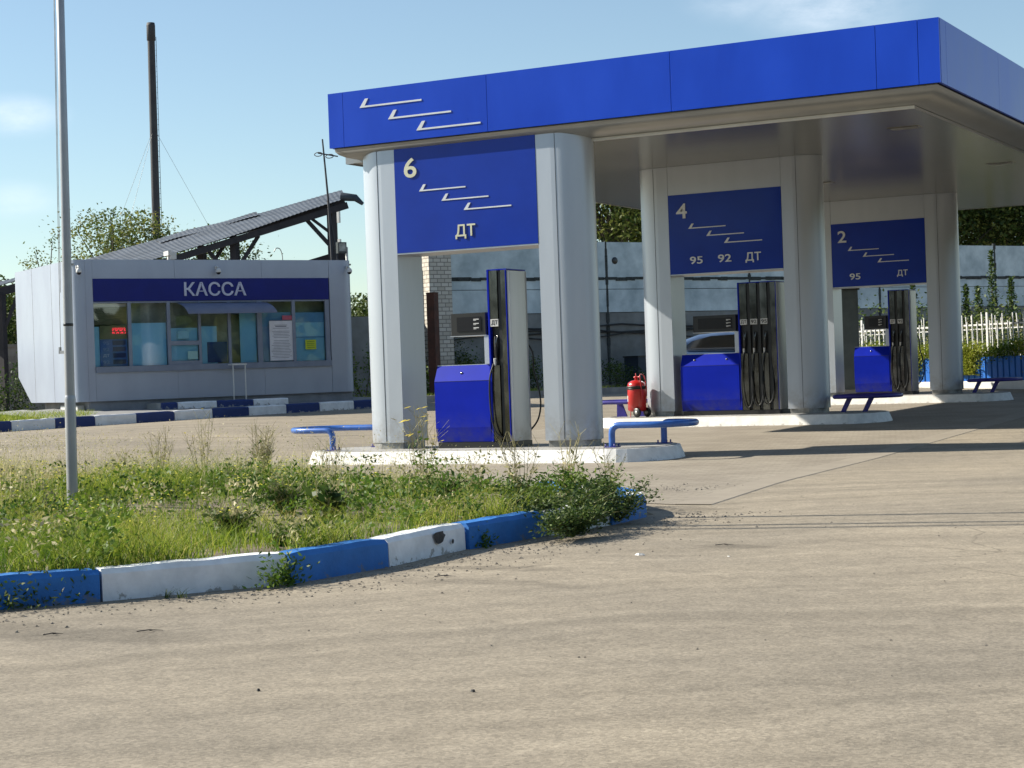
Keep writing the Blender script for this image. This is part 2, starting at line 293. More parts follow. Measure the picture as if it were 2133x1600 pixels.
        di = t.nodes.new('ShaderNodeVectorMath'); di.operation = 'DIVIDE'; di.inputs[1].default_value = (rx_, ry_, 1); t.links.new(su.outputs[0], di.inputs[0]); le = t.nodes.new('ShaderNodeVectorMath'); le.operation = 'LENGTH'; t.links.new(di.outputs[0], le.inputs[0])
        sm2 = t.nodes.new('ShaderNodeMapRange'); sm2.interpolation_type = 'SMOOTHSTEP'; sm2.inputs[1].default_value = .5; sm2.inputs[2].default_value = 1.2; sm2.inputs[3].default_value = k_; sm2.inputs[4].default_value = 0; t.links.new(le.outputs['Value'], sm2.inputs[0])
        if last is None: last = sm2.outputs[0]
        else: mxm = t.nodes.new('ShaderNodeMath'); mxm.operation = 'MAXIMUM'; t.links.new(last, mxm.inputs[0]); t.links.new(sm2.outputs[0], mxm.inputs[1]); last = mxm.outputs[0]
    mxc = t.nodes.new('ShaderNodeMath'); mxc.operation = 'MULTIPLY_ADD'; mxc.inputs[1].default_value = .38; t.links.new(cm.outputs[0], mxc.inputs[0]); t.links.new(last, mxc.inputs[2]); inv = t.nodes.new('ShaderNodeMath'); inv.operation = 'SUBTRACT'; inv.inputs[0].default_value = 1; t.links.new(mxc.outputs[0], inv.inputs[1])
    for r0 in (13.9, 15.5, 17.3, 18.9, 12.2):      # rubbed-in wheel tracks of turning cars
        a1 = t.nodes.new('ShaderNodeMath'); a1.operation = 'SUBTRACT'; a1.inputs[1].default_value = r0+.7; t.links.new(ad.outputs[0], a1.inputs[0]); a2 = t.nodes.new('ShaderNodeMath'); a2.operation = 'ABSOLUTE'; t.links.new(a1.outputs[0], a2.inputs[0])
        a3 = t.nodes.new('ShaderNodeMapRange'); a3.interpolation_type = 'SMOOTHSTEP'; a3.inputs[1].default_value = .05; a3.inputs[2].default_value = .22; a3.inputs[3].default_value = .14; a3.inputs[4].default_value = 0; t.links.new(a2.outputs[0], a3.inputs[0])
        a4 = t.nodes.new('ShaderNodeMath'); a4.operation = 'MULTIPLY'; t.links.new(a3.outputs[0], a4.inputs[0]); t.links.new(med.outputs[0], a4.inputs[1]); a5 = t.nodes.new('ShaderNodeMath'); a5.operation = 'SUBTRACT'; t.links.new(inv.outputs[0], a5.inputs[0]); t.links.new(a4.outputs[0], a5.inputs[1]); inv = a5
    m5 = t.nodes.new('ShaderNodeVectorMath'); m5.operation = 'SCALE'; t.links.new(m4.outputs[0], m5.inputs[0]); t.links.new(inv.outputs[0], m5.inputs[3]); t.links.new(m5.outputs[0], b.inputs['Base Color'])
    sm_ = t.nodes.new('ShaderNodeMath'); sm_.operation = 'MULTIPLY_ADD'; sm_.inputs[1].default_value = 2.5; t.links.new(med.outputs[0], sm_.inputs[0]); t.links.new(fine.outputs[0], sm_.inputs[2])
    bp = t.nodes.new('ShaderNodeBump'); bp.inputs['Strength'].default_value = .38; bp.inputs['Distance'].default_value = .01; t.links.new(sm_.outputs[0], bp.inputs['Height']); t.links.new(bp.outputs[0], b.inputs['Normal'])
    return m
ASPH = asphalt()
def pavermat():
    m = mat('paving_blocks', (.40, .355, .285), (.31, .27, .215), .8, scale=.8); t = m.node_tree; b = t.nodes['Principled BSDF']
    src = b.inputs['Base Color'].links[0].from_socket
    g = t.nodes.new('ShaderNodeTexCoord'); mp_ = t.nodes.new('ShaderNodeMapping'); mp_.inputs['Rotation'].default_value = (0, 0, R(2)); t.links.new(g.outputs['Object'], mp_.inputs[0])
    br = t.nodes.new('ShaderNodeTexBrick'); br.inputs['Scale'].default_value = 1; br.inputs['Brick Width'].default_value = .24; br.inputs['Row Height'].default_value = .12
    br.inputs['Mortar Size'].default_value = .006; br.inputs['Color1'].default_value = (1, 1, 1, 1); br.inputs['Color2'].default_value = (.84, .83, .82, 1); br.inputs['Mortar'].default_value = (.55, .53, .5, 1)
    t.links.new(mp_.outputs[0], br.inputs[0])
    f = node(t, 'ShaderNodeTexNoise', Scale=40, Detail=5, Roughness=.8); t.links.new(g.outputs['Object'], f.inputs[0])
    fr = t.nodes.new('ShaderNodeMapRange'); fr.inputs[1].default_value = .3; fr.inputs[2].default_value = .7; fr.inputs[3].default_value = .82; fr.inputs[4].default_value = 1.15; t.links.new(f.outputs[0], fr.inputs[0])
    mm = t.nodes.new('ShaderNodeVectorMath'); mm.operation = 'MULTIPLY'; t.links.new(src, mm.inputs[0]); t.links.new(br.outputs[0], mm.inputs[1])
    m2 = t.nodes.new('ShaderNodeVectorMath'); m2.operation = 'SCALE'; t.links.new(mm.outputs[0], m2.inputs[0]); t.links.new(fr.outputs[0], m2.inputs[3])
    t.links.new(m2.outputs[0], b.inputs['Base Color']); return m
PAVE = pavermat()

# ------------------------------------------------------------------ the ground
def grid(name, xs, ys, zf, m, kind='structure', warp=None):
    X, Y = np.meshgrid(xs, ys); V = []
    for j in range(len(ys)):
        for i in range(len(xs)):
            x, y = xs[i], ys[j]
            if warp: x = warp(x, y)
            V.append((x, y, zf(x, y)))
    nx = len(xs); q = [(j*nx+i, j*nx+i+1, (j+1)*nx+i+1, (j+1)*nx+i) for j in range(len(ys)-1) for i in range(nx-1)]
    o = npmesh(name, V, q, m, smooth=True); o['kind'] = kind; return o
def rough_ter(x, y): return ter(x, y)
xs = sorted(set([-600, -300, -150, -90, -60]+list(np.arange(-45, 40.1, 1.0))+[60, 100, 200, 400, 600]))
ys = sorted(set([-600, -300, -120, -60]+list(np.arange(-40, 70.1, 1.0))+[90, 130, 200, 350, 700]))
grid('asphalt_ground', xs, ys, rough_ter, ASPH)
EDGE = lambda y: 6.6-.33*min(max((y+6.4)/2.6, 0), 1)-.62*min(max((y+3.8)/11, 0), 2.2)   # right edge of the paving
def pv(x, y):
    return x*EDGE(y) if x >= 0 else x
def pave_grid():
    ys_ = list(np.arange(-6.4, 22.01, .4)); V = []; Fq = []; n = 16
    for y in ys_:
        x1 = EDGE(y); x0 = -2.4
        if y < -3.9: x0 = 6.55-max(0, (y+6.4))/2.5*6.5 if y < -3.9 else x0
        for i in range(n+1):
            x = x0+(x1-x0)*i/n; V.append((x, y, ter(x, y)+.005))
    for j in range(len(ys_)-1):
        for i in range(n): a = j*(n+1)+i; Fq.append((a, a+1, a+n+2, a+n+1))
    o = npmesh('block_paving', V, Fq, PAVE, smooth=True); o['kind'] = 'structure'
    V = []; Fq = []
    for y in ys_:
        for dx, dz in ((-.01, -.01), (.0, .007), (.32, .006), (.34, -.004)): V.append((EDGE(y)+dx, y, ter(EDGE(y), y)+dz))
    for j in range(len(ys_)-1):
        for i in range(3): a = j*4+i; Fq.append((a, a+1, a+5, a+4))
    o = npmesh('paving_border', V, Fq, mat('paving_border_concrete', (.36, .315, .25), (.31, .27, .215), .8, scale=3, bump=.2)); o['kind'] = 'structure'
pave_grid()

# ------------------------------------------------------------------ canopy
PITCH = 9.0905
def isl(k): return .175+.009*PITCH*k
canopy = thing('fuel_canopy', 'large flat forecourt canopy with deep blue front fascia and grey underside', 'canopy', (0, 0, 0))
X0, X1, YF, YB, ZT, ZB, ZS = -.947, 7.29, -.1, 23.0, 4.945, 4.217, 4.66
b = MB(); e = .003
for a, c in zip([X0, -.709, 1.483, 4.019, 6.557, 7.044], [-.709, 1.483, 4.019, 6.557, 7.044, X1]):
    b.box((a+e, YF, ZB), (c-e, YF+.035, ZT))
b.box((X0+.01, YF+.036, ZB+.01), (X1-.01, YF+.07, ZT-.01), 1)
b.build('front_fascia', [BLUE, DARKB], canopy)
b = MB(); yy = YF+.036; st = .25
while yy < YB: b.box((X1-.035, yy+e, ZB), (X1, min(yy+st, YB)-e, ZT)); yy += st; st = 2.54
b.box((X1-.07, YF+.08, ZB+.01), (X1-.036, YB-.01, ZT-.01), 1)
b.build('side_fascia', [BLUE, DARKB], canopy)
b = MB(); b.box((X0, YF+.075, ZB), (X0+.035, 1.0, ZT)); b.box((X0+.036, 1.0, ZB), (.9, 1.035, ZT)); b.build('left_fascia', BLUE, canopy); b = MB(); b.box((.9-.035, 1.036, 4.655), (.9, 4.6, ZT)); b.box((-3.8, 4.6, 4.655), (.865, 4.635, ZT))
b.box((-3.8, 4.636, 4.655), (-3.765, YB, ZT)); b.box((-3.76, YB-.04, 4.655), (X1-.08, YB, ZT))
b.build('rear_fascia', LIPM, canopy)
b = MB()   # soffit and roof deck: main roof with a notch behind the front beam
x = -3.76
for (ax, ay, bx, by) in [(-3.76, 4.64, X1-.1, YB-.05), (.91, .5, X1-.1, 4.635)]:
    y = ay
    while y < by-.01:
        y2 = min(y+1.5, by); b.box((ax, y, ZS), (bx, y2-.004, ZS+.05)); y = y2
b.build('soffit', SOFF, canopy)
b = MB(); b.box((-3.76, 4.64, ZT-.05), (X1-.08, YB-.05, ZT-.02)); b.box((.91, YF+.08, ZT-.05), (X1-.08, 4.635, ZT-.02)); b.box((X0+.04, YF+.08, ZT-.05), (.9, 1.0, ZT-.02))
b.build('roof_deck', GALV, canopy)
# rounded lip under the fascia, swept round the front beam and down the right side
prof = [(.05, 4.205), (.055, 4.17), (.09, 4.13), (.16, 4.095), (.26, 4.07), (.36, 4.058), (.43, 4.055)]
def sweep(prof, smooth=True):
    def path(d): return [(X0+d, 1.0), (X0+d, YF+d), (X1-d, YF+d), (X1-d, YB-.06)]
    V = []; Fs = []
    for d, z in prof: V += [(px, py, z) for px, py in path(d)]
    for i in range(len(prof)-1):
        for k in range(3): a = i*4+k; Fs.append((a, a+1, a+5, a+4))
    return V, Fs
b = MB(); b.add(*sweep(prof), smooth=True); b.build('curved_lip', LIPM, canopy)
b = MB(); b.box((X0+.44, YF+.425, 4.016), (X1-.43, YF+.455, 4.052)); b.build('light_strip', STRIP, canopy)
b = MB(); V, Fs = sweep([(.43, 4.05), (.50, 4.05), (.50, ZS+.02)], False); b.add(V, Fs); b.add(*[[(X0+.05, YF+.06, 4.21), (X1-.05, YF+.06, 4.21), (X1-.05, YF+.02, 4.21), (X0+.05, YF+.02, 4.21)], [(0, 1, 2, 3)]])
b.build('lip_return', LIPM, canopy)
b = MB(); b.box((X0+.05, .4, 4.06), (.9, 1.0, 4.1)); b.build('beam_underside', LIPM, canopy)
for (x, y) in [(4.9, 6.9), (4.9, 13.2), (4.9, 20.3), (1.2, 14.0), (-1.8, 9.0), (6.1, 3.6)]:
    b = MB(); b.box((x-.24, y-.14, ZS-.010), (x+.24, y+.14, ZS-.001)); f = b.build('ceiling_lamp', SOFF, canopy)
    b = MB(); b.box((x-.2, y-.10, ZS-.013), (x+.2, y+.10, ZS-.0101)); b.build('lamp_cover', GALV, f)
def mark(x, z, sc_, tail, y, m, parent, name='emblem'):    # three stepped check strokes with long tails
    b = MB()
    for i, (dx, dz) in enumerate([(0, 0), (.437*sc_, -.193*sc_), (.865*sc_, -.38*sc_)]):
        h = .115*sc_; q = .05*sc_; X = x+dx; Zz = z+dz; th = .022*sc_
        P = [(X, Zz), (X+q+.018*sc_, Zz), (X+tail, Zz), (X+tail, Zz+th), (X+q+.03*sc_, Zz+th), (X+.088*sc_+q, Zz+h), (X+.088*sc_, Zz+h)]
        b.extr(P, 'y', y-.006, y, 0)
    return b.build(name, m, parent)
mark(-.44, 4.708, 1.0, .96, YF-.002, WHITE, canopy)

# ------------------------------------------------------------------ columns, number signs
def colprof(sgn, xin):    # rounded-nose section; xin is the inner flat edge, sgn the way the nose points
    cx, a, h = .24, .40, .31; out = []
    P = [(0, 0), (.21, 0), (.215, .0005)]
    for i in range(1, 24):
        t = -math.pi/2+math.pi*i/24; P.append((cx+a*math.cos(t), h+h*math.sin(t)))
    P += [(.215, .6195), (.21, .62), (0, .62)]
    P = [(xin+sgn*x, y) for x, y in P]
    return P if sgn > 0 else P[::-1]
def column(k, side):
    zb = isl(k); top = 4.14 if k == 0 else ZS-.002
    xin, sg = (0, -1) if side == 'L' else (2.105, 1)
    lab = {(0, 'L'): 'sunlit silver column left of the sign numbered 6', (0, 'R'): 'silver column right of the sign numbered 6, its rounded side in shade',
           (1, 'L'): 'silver column beside the red extinguisher with a slanting shadow edge', (1, 'R'): 'silver column right of the sign numbered 4',
           (2, 'L'): 'silver column left of the sign numbered 2, mostly hidden', (2, 'R'): 'silver column right of the sign numbered 2, nearest the white picket fence'}[(k, side)]
    t = thing('canopy_column', lab, 'column', (0, PITCH*k, zb), 0, 'silver columns carrying the canopy')
    P = colprof(sg, xin); b = MB(); n = len(P)
    b.prism(P, .085, top-zb)
    # smooth only the nose
    for i in range(n):
        a_, c_ = P[i], P[(i+1) % n]
        if abs(a_[0]-xin) > .212 and abs(c_[0]-xin) > .212: b.sm[i] = True
    b.build('shaft', SILV, t)
    def inset(P, d): return [(xin+sg*(max(abs(x-xin)-d, d)), min(max(y, d), .62-d)) for x, y in P]
    b = MB(); b.prism(inset(P, .03), 0, .084); b.build('skirting', GALV, t)
    b = MB()
    for xx in (xin+sg*.27, ):
        b.box((xx-.0025, -.002, .1), (xx+.0025, .003, top-zb-.01)); b.box((xin-sg*.001, .3, .1), (xin-sg*.003, .305, 2.2)) if False else None
    b.build('seam', BLACK, t)
    if k == 0:
        b = MB(); b.prism([(x+sg*0, y) for x, y in [(xin+(x-xin)*1.03, .31+(y-.31)*1.05) for x, y in P]], top-zb, top-zb+.055); b.build('cap_rim', STRIP, t)
    return t
signs = {}
def number_sign(k):
    num = '642'[k]; fl = {0: [('ДТ', .904, 1.201, 2.885, 3.071)], 1: [('95', .388, .629, 2.922, 3.052), ('92', .916, 1.162, 2.922, 3.057), ('ДТ', 1.424, 1.707, 2.887, 3.063)],
                          2: [('95', .40, .645, 2.905, 3.042), ('ДТ', 1.465, 1.70, 2.912, 3.062)]}[k]
    lab = {0: 'bright blue board numbered 6 marked only ДТ, spanning the nearest two columns', 1: 'dark blue board numbered 4 listing 95 92 ДТ', 2: 'dark blue board numbered 2 listing 95 and ДТ, farthest back'}[k]
    t = thing('number_sign', lab, 'sign', (0, PITCH*k, 0), 0, 'blue number boards between the columns')
    e = .004; b = MB(); b.box((e, -.004, 2.757), (2.105-e, .03, 4.155)); b.build('panel', BLUE2, t)
    b = MB(); b.box((e, .031, 2.757), (2.105-e, .60, 4.15)); b.box((e, .0, 2.74), (2.105-e, .61, 2.756)); b.build('header_box', SILV, t)
    b = MB()
    if k == 0: b.box((e, -.012, 4.156), (2.105-e, .63, 4.20)); b.build('top_rim', STRIP, t)
    else: b.box((e, .002, 4.156), (2.105-e, .6, ZS-.002)); b.build('upper_header', SILV, t)
    m = CREAM if k == 0 else WHITE
    textmesh('number', num, .156, 3.735, .349 if k != 1 else .36, 3.995, m, t, y=-.004, bold=.012)
    for s, x0, x1, z0, z1 in fl: textmesh('fuel_grade', s, x0, z0, x1, z1, m, t, y=-.004, bold=.012)
    mark(.375, 3.545, .765, .70, -.005, WHITE, t)
    return t
for k in range(3):
    column(k, 'L'); column(k, 'R'); number_sign(k)

# ------------------------------------------------------------------ islands and guard rails
def island(k):
    zg = .009*PITCH*k; lab = ['nearest white painted pump island with sloped sides', 'middle white painted pump island, the one with the red extinguisher', 'farthest pump island, its right end shaded by the canopy'][k]
    xl, xr = (-1.53, 3.80); cy, h = .31, .86; pts = []; top = []
    n = 14
    for i in range(n+1):
        a = -math.pi/2+math.pi*i/n; pts.append((xr-.62+.62*math.cos(a), cy+h*math.sin(a))); top.append((xr-.62+.54*math.cos(a), cy+(h-.07)*math.sin(a)))
    for i in range(n+1):
        a = math.pi/2+math.pi*i/n; pts.append((xl+.62+.62*math.cos(a), cy+h*math.sin(a))); top.append((xl+.62+.54*math.cos(a), cy+(h-.07)*math.sin(a)))
    t = thing('pump_island', lab, 'pump island', (0, PITCH*k, zg), 0, 'white pump islands')
    b = MB(); b.prism(pts, -.03, .165, top=top); 
    b.build('kerb_body', ISLW, t)
    b = MB(); q = [(cx_*.985+.02, cy+(y-cy)*.93) for cx_, y in top]; b.prism(q, .1655, .175); b.build('top_slab', CONC, t)
for k in range(3): island(k)
RAILB = mat('worn_blue_pipe', (.03, .12, .42), (.02, .07, .26), .35, .1, scale=8, coat=.4, lo=.3, hi=.6)
RAILP = mat('dark_violet_blue_paint', (.03, .02, .30), (.02, .015, .2), .4, scale=8, coat=.2)
def bend(pts, r=.09, n=5):
    pts = [Vector(p) for p in pts]; out = [pts[0]]
    for i in range(1, len(pts)-1):
        a = (pts[i-1]-pts[i]); c = (pts[i+1]-pts[i]); ra = min(r, a.length/2, c.length/2); a = pts[i]+a.normalized()*ra; c = pts[i]+c.normalized()*ra
        for j in range(n+1): s = j/n; out.append(a*(1-s)**2+pts[i]*2*s*(1-s)+c*s*s)
    out.append(pts[-1]); return out
def hoop(x, s, y0, y1, ln, z):    # U-shaped horizontal hoop in plan, s = direction of its round end
    P = [(x, y0, z)]; r = (y1-y0)/2
    for i in range(17):
        a = -math.pi/2+math.pi*i/16; P.append((x+s*(ln-r+r*math.cos(a)), (y0+y1)/2+r*math.sin(a), z))
    P.append((x, y1, z)); return P
def rail6(label, x, s, ln, xf, xb):
    t = thing('guard_rail', label, 'guard rail', (0, 0, isl(0)), 0, 'low pipe guard rails at the island ends')
    z = .27; y0, y1 = -.19, .72
    P = hoop(0, s, y0, y1, ln, z); P = [(x+p[0], p[1], p[2]) for p in P]
    path = [(xf, y0, 0)]+[(xf, y0, z)]+P[1:-1]+[(xb, y1, z), (xb, y1, 0)]
    b = MB(); fr = bend(path[:3], .11); bk = bend(path[-3:], .11)
    full = fr+[Vector(p) for p in path[3:-3]]+bk
    b.tube(full, .041, 14); b.build('bent_pipe', RAILB, t)
    for (px, py) in ((xf, y0), (xb, y1)):
        b = MB(); b.box((px-.08, py-.08, .0005), (px+.08, py+.08, .012))
        for dx in (-.06, .06):
            for dy in (-.06, .06): b.lathe([(0, .045), (.011, .045), (.011, .012)], (px+dx, py+dy, 0), 8)
        b.build('foot_plate', GALV if False else RAILP, t)
rail6('blue bent pipe guard rail at the left end of the nearest island', -.75, -1, 1.10, -1.0, -.86)
rail6('blue bent pipe guard rail at the right end of the nearest island', 3.15, 1, .86, 3.12, 3.42)
def railN(label, k, s):
    x = 2.98 if s > 0 else -.72; t = thing('guard_rail', label, 'guard rail', (0, PITCH*k, isl(k)), 0, 'low pipe guard rails at the island ends')
    P = hoop(x, s, -.15, .72, 1.0, .27); P = P+[P[0]]
    b = MB(); b.tube([Vector(p) for p in P], .036, 12); b.build('hoop', RAILP, t)
    b = MB()
    for dx in (.12, .5): b.box((x+s*dx-.03, -.15, .235), (x+s*dx+.04, .72, .262))
    b.build('cross_bar', RAILP, t)
    for dx in (.12, .5):
        for yy_ in (.285,):
            b = MB(); X = x+s*dx; b.extr([(X-.03, .26), (X+.06, .26), (X-s*.0+.04-s*.12, 0), (X-.10-s*.06, 0)], 'y', yy_-.02, yy_+.02)
            b.build('tapered_leg', RAILP, t)
railN('violet-blue guard rail with tapered legs left of the red extinguisher', 1, -1)
railN('violet-blue guard rail with two tapered legs at the right end of the middle island', 1, 1)
railN('dark guard rail at the right end of the farthest island, by the white fence', 2, 1)

# ------------------------------------------------------------------ fuel dispensers
def dispenser(label, k, xa, xb, xc, nn, back_hose):
    """xa cabinet left, xb cabinet right, xc hose tower right"""
    t = thing('fuel_dispenser', label, 'fuel pump', (0, PITCH*k+.04, isl(k)), 0, 'blue fuel dispensers on the islands')
    b = MB(); b.box((xa+.02, .02, 0), (xc, .56, .075)); b.build('plinth', BLACK, t)
    pr = [(.035, .08), (.0, .27), (0, .87), (.10, 1.075), (.48, 1.075), (.58, .87), (.58, .27), (.545, .08)]
    b = MB(); b.extr(pr, 'x', xa, xb); b.build('cabinet', CABB, t)
    b = MB(); b.box((xa+.002, -.0015, .868), (xb-.002, .002, .874)); b.build('panel_gap', DARKB, t)
    b = MB(); b.box((xa-.004, .10, 1.076), (xb+.004, .48, 1.084)); b.build('cabinet_lid', SILV, t)
    for fx in ([.47] if nn != 3 else [.23, .78]):
        x = xa+(xb-xa)*fx; y, z = .05, .97
        b = MB(); b.lathe([(0, -.014), (.016, -.012), (.02, 0)], (x, .052, .975), 10, axis='y'); b.build('lock', CHROME, t)
    # hose tower
    b = MB(); b.box((xb+.01, .01, .08), (xb+.035, .57, 2.29)); b.build('tower_side', CABB, t)
    w = (xc-.012-(xb+.04)); cw = (w-.02)/nn if nn > 1 else w
    if nn == 1: lay = [(xb+.04, xb+.04+w*.47)]; slotx = [(xb+.04+w*.47, xb+.04+w*.66)]; extra = [(xb+.04+w*.66, xb+.04+w*.96)]
    else:
        step = (w-.10)/nn; lay = [(xb+.04+i*step, xb+.04+i*step+step*.70) for i in range(nn)]; slotx = [(a[1], a[1]+step*.30) for a in lay]; extra = [(xb+.04+nn*step, xc-.01)]
    b = MB(); b.box((xb+.036, .07, .08), (xc-.012, .5, 2.27)); b.build('tower_core', BLACK, t)
    names = {1: ['ДТ'], 3: ['ДТ', '92', '95'], 2: ['ДТ', '95']}[nn]
    for i, (a, c) in enumerate(lay):
        cc = (a+c)/2; ww = c-a
        MB().box((a+.004, .015, 1.66), (c-.004, .069, 2.28)).build('upper_steel_panel', CHROME, t); MB().box((a+.004, .015, .08), (c-.004, .069, 1.06)).build('lower_steel_panel', CHROME, t)
        b = MB(); b.box((a+.004, .012, 1.56), (c-.004, .05, 1.655)); lb = b.build('grade_label', LBL, t)
        textmesh('grade_text', names[i], a+.012+ww*.04, 1.575, c-.012, 1.64, INK, lb, y=.0115, depth=.002, bold=.02)
        # nozzle in its boot
        b = MB(); b.tube([(cc, .055, 1.12), (cc, .03, 1.2), (cc+.004, .02, 1.36), (cc-.005, .035, 1.43)], [.017, .022, .02, .012], 8)
        b.tube([(cc+.02, .0, 1.18), (cc+.026, -.012, 1.26), (cc+.012, .0, 1.36)], .006, 6)
        nz = b.build('nozzle', BLACK, t); b = MB(); b.tube([(cc+.01, .012, 1.30), (cc+.028, .002, 1.38), (cc+.03, .03, 1.44)], [.012, .009, .006], 8); b.build('nozzle_grip', CHROME, nz); MB().tube([(cc-.012, .02, 1.06), (cc-.008, .01, 1.15)], [.015, .019], 8).build('hose_coupling', LBL, nz)
        s0, s1 = slotx[i]; sx_ = (s0+s1)/2
        b = MB(); dip = .12+.03*((i*7) % 3)
        if nn == 1: H = [(cc-.03, .01, 1.08), (cc-.07, -.03, .9), (cc-.075, -.04, .6), (cc-.05, -.04, .35), (cc+.0, -.03, .2), (sx_-.01, .0, .13), (sx_, .06, .12)]
        else: H = [(cc, .01, 1.08), (cc-.035, -.02, .85), (cc-.05, -.04, .5), (cc-.02, -.05, .25), (cc+.04, -.04, dip), (sx_+.02, -.03, dip+.06), (sx_+.055, -.02, .4), (sx_+.045, -.0, .7), (sx_+.01, .03, .95), (sx_, .06, 1.0)]
        b.tube(cat(H), .0105, 8); b.build('hose', RUBBER, t)
        b = MB(); b.box((s0+.004, .03, .1), (s1-.004, .068, 2.27)); b.build('hose_slot', RUBBER, t)
    for a, c in extra:
        b = MB(); b.box((a+.004, .012, .08), (c-.004, .069, 2.28)); b.build('edge_panel', CHROME, t)
        b = MB(); b.box((c-.002, .008, .08), (c+.006, .07, 2.275)); b.build('blue_trim', CABB, t)
    # end panel, slightly bowed
    P = [(xc-.012, .03), (xc-.002, .028), (xc+.006, .10), (xc+.010, .29), (xc+.006, .48), (xc-.002, .55), (xc-.012, .55)]
    b = MB(); b.prism(P, .08, 2.27); 
    for i in range(len(P)): b.sm[i] = True
    b.build('end_panel', PLAST, t)
    b = MB(); b.box((xb+.03, .0, 2.285), (xc-.01, .56, 2.30)) if False else b.box((xb+.012, .02, 2.28), (xc-.014, .55, 2.295)); b.build('tower_cap', CABB, t)
    # display head
    b = MB(); b.box((xa+.24, .06, 1.46), (xb-.045, .46, 1.75), bev=.015); h = b.build('display_head', BLACK, t)
    b = MB(); b.box((xa+.34, .052, 1.515), (xb-.12, .0595, 1.70)); s = b.build('screen', SCREEN, h)
    b = MB()
    for z_ in (1.66, 1.605, 1.55): b.box((xb-.23, .049, z_), (xb-.15, .0515, z_+.012)); b.box((xb-.23, .049, z_-.012), (xb-.19, .0515, z_-.005))
    b.build('screen_text', LBL, h)
    b = MB(); b.box((xa+.238, .05, 1.452), (xb-.043, .47, 1.459)); b.build('head_rim', SILV, h)
    b = MB(); b.box((xb-.085, .06, 1.085), (xb+.005, .46, 1.451)); b.build('head_bracket', SILV, t)
    if back_hose:
        H = [(xc-.05, .60, 1.35), (xc+.02, .62, 1.2), (xc+.02, .63, 1.0), (xc+.07, .64, .8), (xc+.10, .64, .55), (xc+.07, .62, .35), (xc-.02, .6, .22), (xc-.1, .56, .16)]
        b = MB(); b.tube(cat(H), .0115, 8); b.build('rear_hose', RUBBER, t)
    return t
def cat(P, n=6):     # smooth curve through points
    P = [Vector(p) for p in P]; out = []
    Q = [P[0]*2-P[1]]+P+[P[-1]*2-P[-2]]
    for i in range(1, len(Q)-2):
        for j in range(n):
            t = j/n; a, b_, c, d = Q[i-1], Q[i], Q[i+1], Q[i+2]
            out.append(.5*((2*b_)+(-a+c)*t+(2*a-5*b_+4*c-d)*t*t+(-a+3*b_-3*c+d)*t**3))
    out.append(P[-1]); return out
dispenser('nearest blue fuel dispenser with one hose, under the sign numbered 6', 0, .475, 1.295, 1.60, 1, True)
dispenser('widest blue fuel dispenser with three hoses, under the sign numbered 4', 1, .115, 1.215, 1.93, 3, False)
dispenser('blue fuel dispenser with two hoses, under the sign numbered 2', 2, .42, 1.21, 1.70, 2, True)

# ------------------------------------------------------------------ fire extinguisher
RED = mat('red_enamel', (.62, .02, .02), (.5, .015, .015), .3, scale=5, coat=.4)
def extinguisher():
    P = CAM+ray(1326, 868)*0; g = onT(1328, 871, .175); g = np.array([-.93, PITCH+.02, isl(1)])
    r = ray(1328, 869); g = CAM+r*((isl(1)-CAM[2])/r[2])
    t = thing('wheeled_extinguisher', 'red wheeled fire extinguisher leaning beside the middle island column', 'fire extinguisher', tuple(g), R(-20))
    b = MB(); b.lathe([(0, .10), (.12, .10), (.165, .13), (.165, .56), (.15, .61), (.09, .65), (.03, .66), (0, .66)], (0, 0, 0), 24); b.build('cylinder', RED, t)
    b = MB(); b.lathe([(.03, .655), (.03, .70), (.05, .70), (.05, .72), (.015, .73), (.0, .73)], (0, 0, 0), 12); b.tube([(0, 0, .71), (.09, 0, .72)], .012, 8); b.tube([(-.01, 0, .72), (-.03, .02, .78)], .008, 6); b.build('valve', RED, t)
    b = MB(); b.lathe([(.166, .52), (.18, .525), (.18, .55), (.166, .555)], (0, 0, 0), 24); b.lathe([(.166, .495), (.176, .50), (.176, .515), (.166, .52)], (0, 0, 0), 24); b.build('hose_coil', RUBBER, t)
    b = MB(); b.tube(cat([(.16, .05, .2), (.18, .06, .5), (.15, .05, .72), (.12, 0, .76), (.15, -.06, .72), (.175, -.06, .5), (.16, -.05, .2)]), .01, 8); b.build('handle_frame', RED, t)
    for yy_ in (-.13, .13):
        b = MB(); b.lathe([(.0, -.02), (.078, -.02), (.085, -.012), (.085, .012), (.078, .02), (.0, .02)], (.12, yy_, .085), 20, axis='y'); wh = b.build('wheel', RUBBER, t)
        b = MB(); b.lathe([(0, -.024), (.035, -.024), (.035, .024), (0, .024)], (.12, yy_, .085), 12, axis='y'); b.build('hub', GALV, wh)
    for yy_ in (-.07, .07):
        b = MB(); b.tube([(-.09, yy_, .14), (-.10, yy_, .0)], .008, 6); b.build('leg', RED, t)
    b = MB()
    for i in range(5):
        a0 = R(200+i*9); a1 = R(200+(i+1)*9); q = .1665; b.add([(q*math.cos(a0), q*math.sin(a0), .28), (q*math.cos(a1), q*math.sin(a1), .28), (q*math.cos(a1), q*math.sin(a1), .39), (q*math.cos(a0), q*math.sin(a0), .39)], [(0, 1, 2, 3)])
    b.build('label_sticker', LBL, t)
extinguisher()

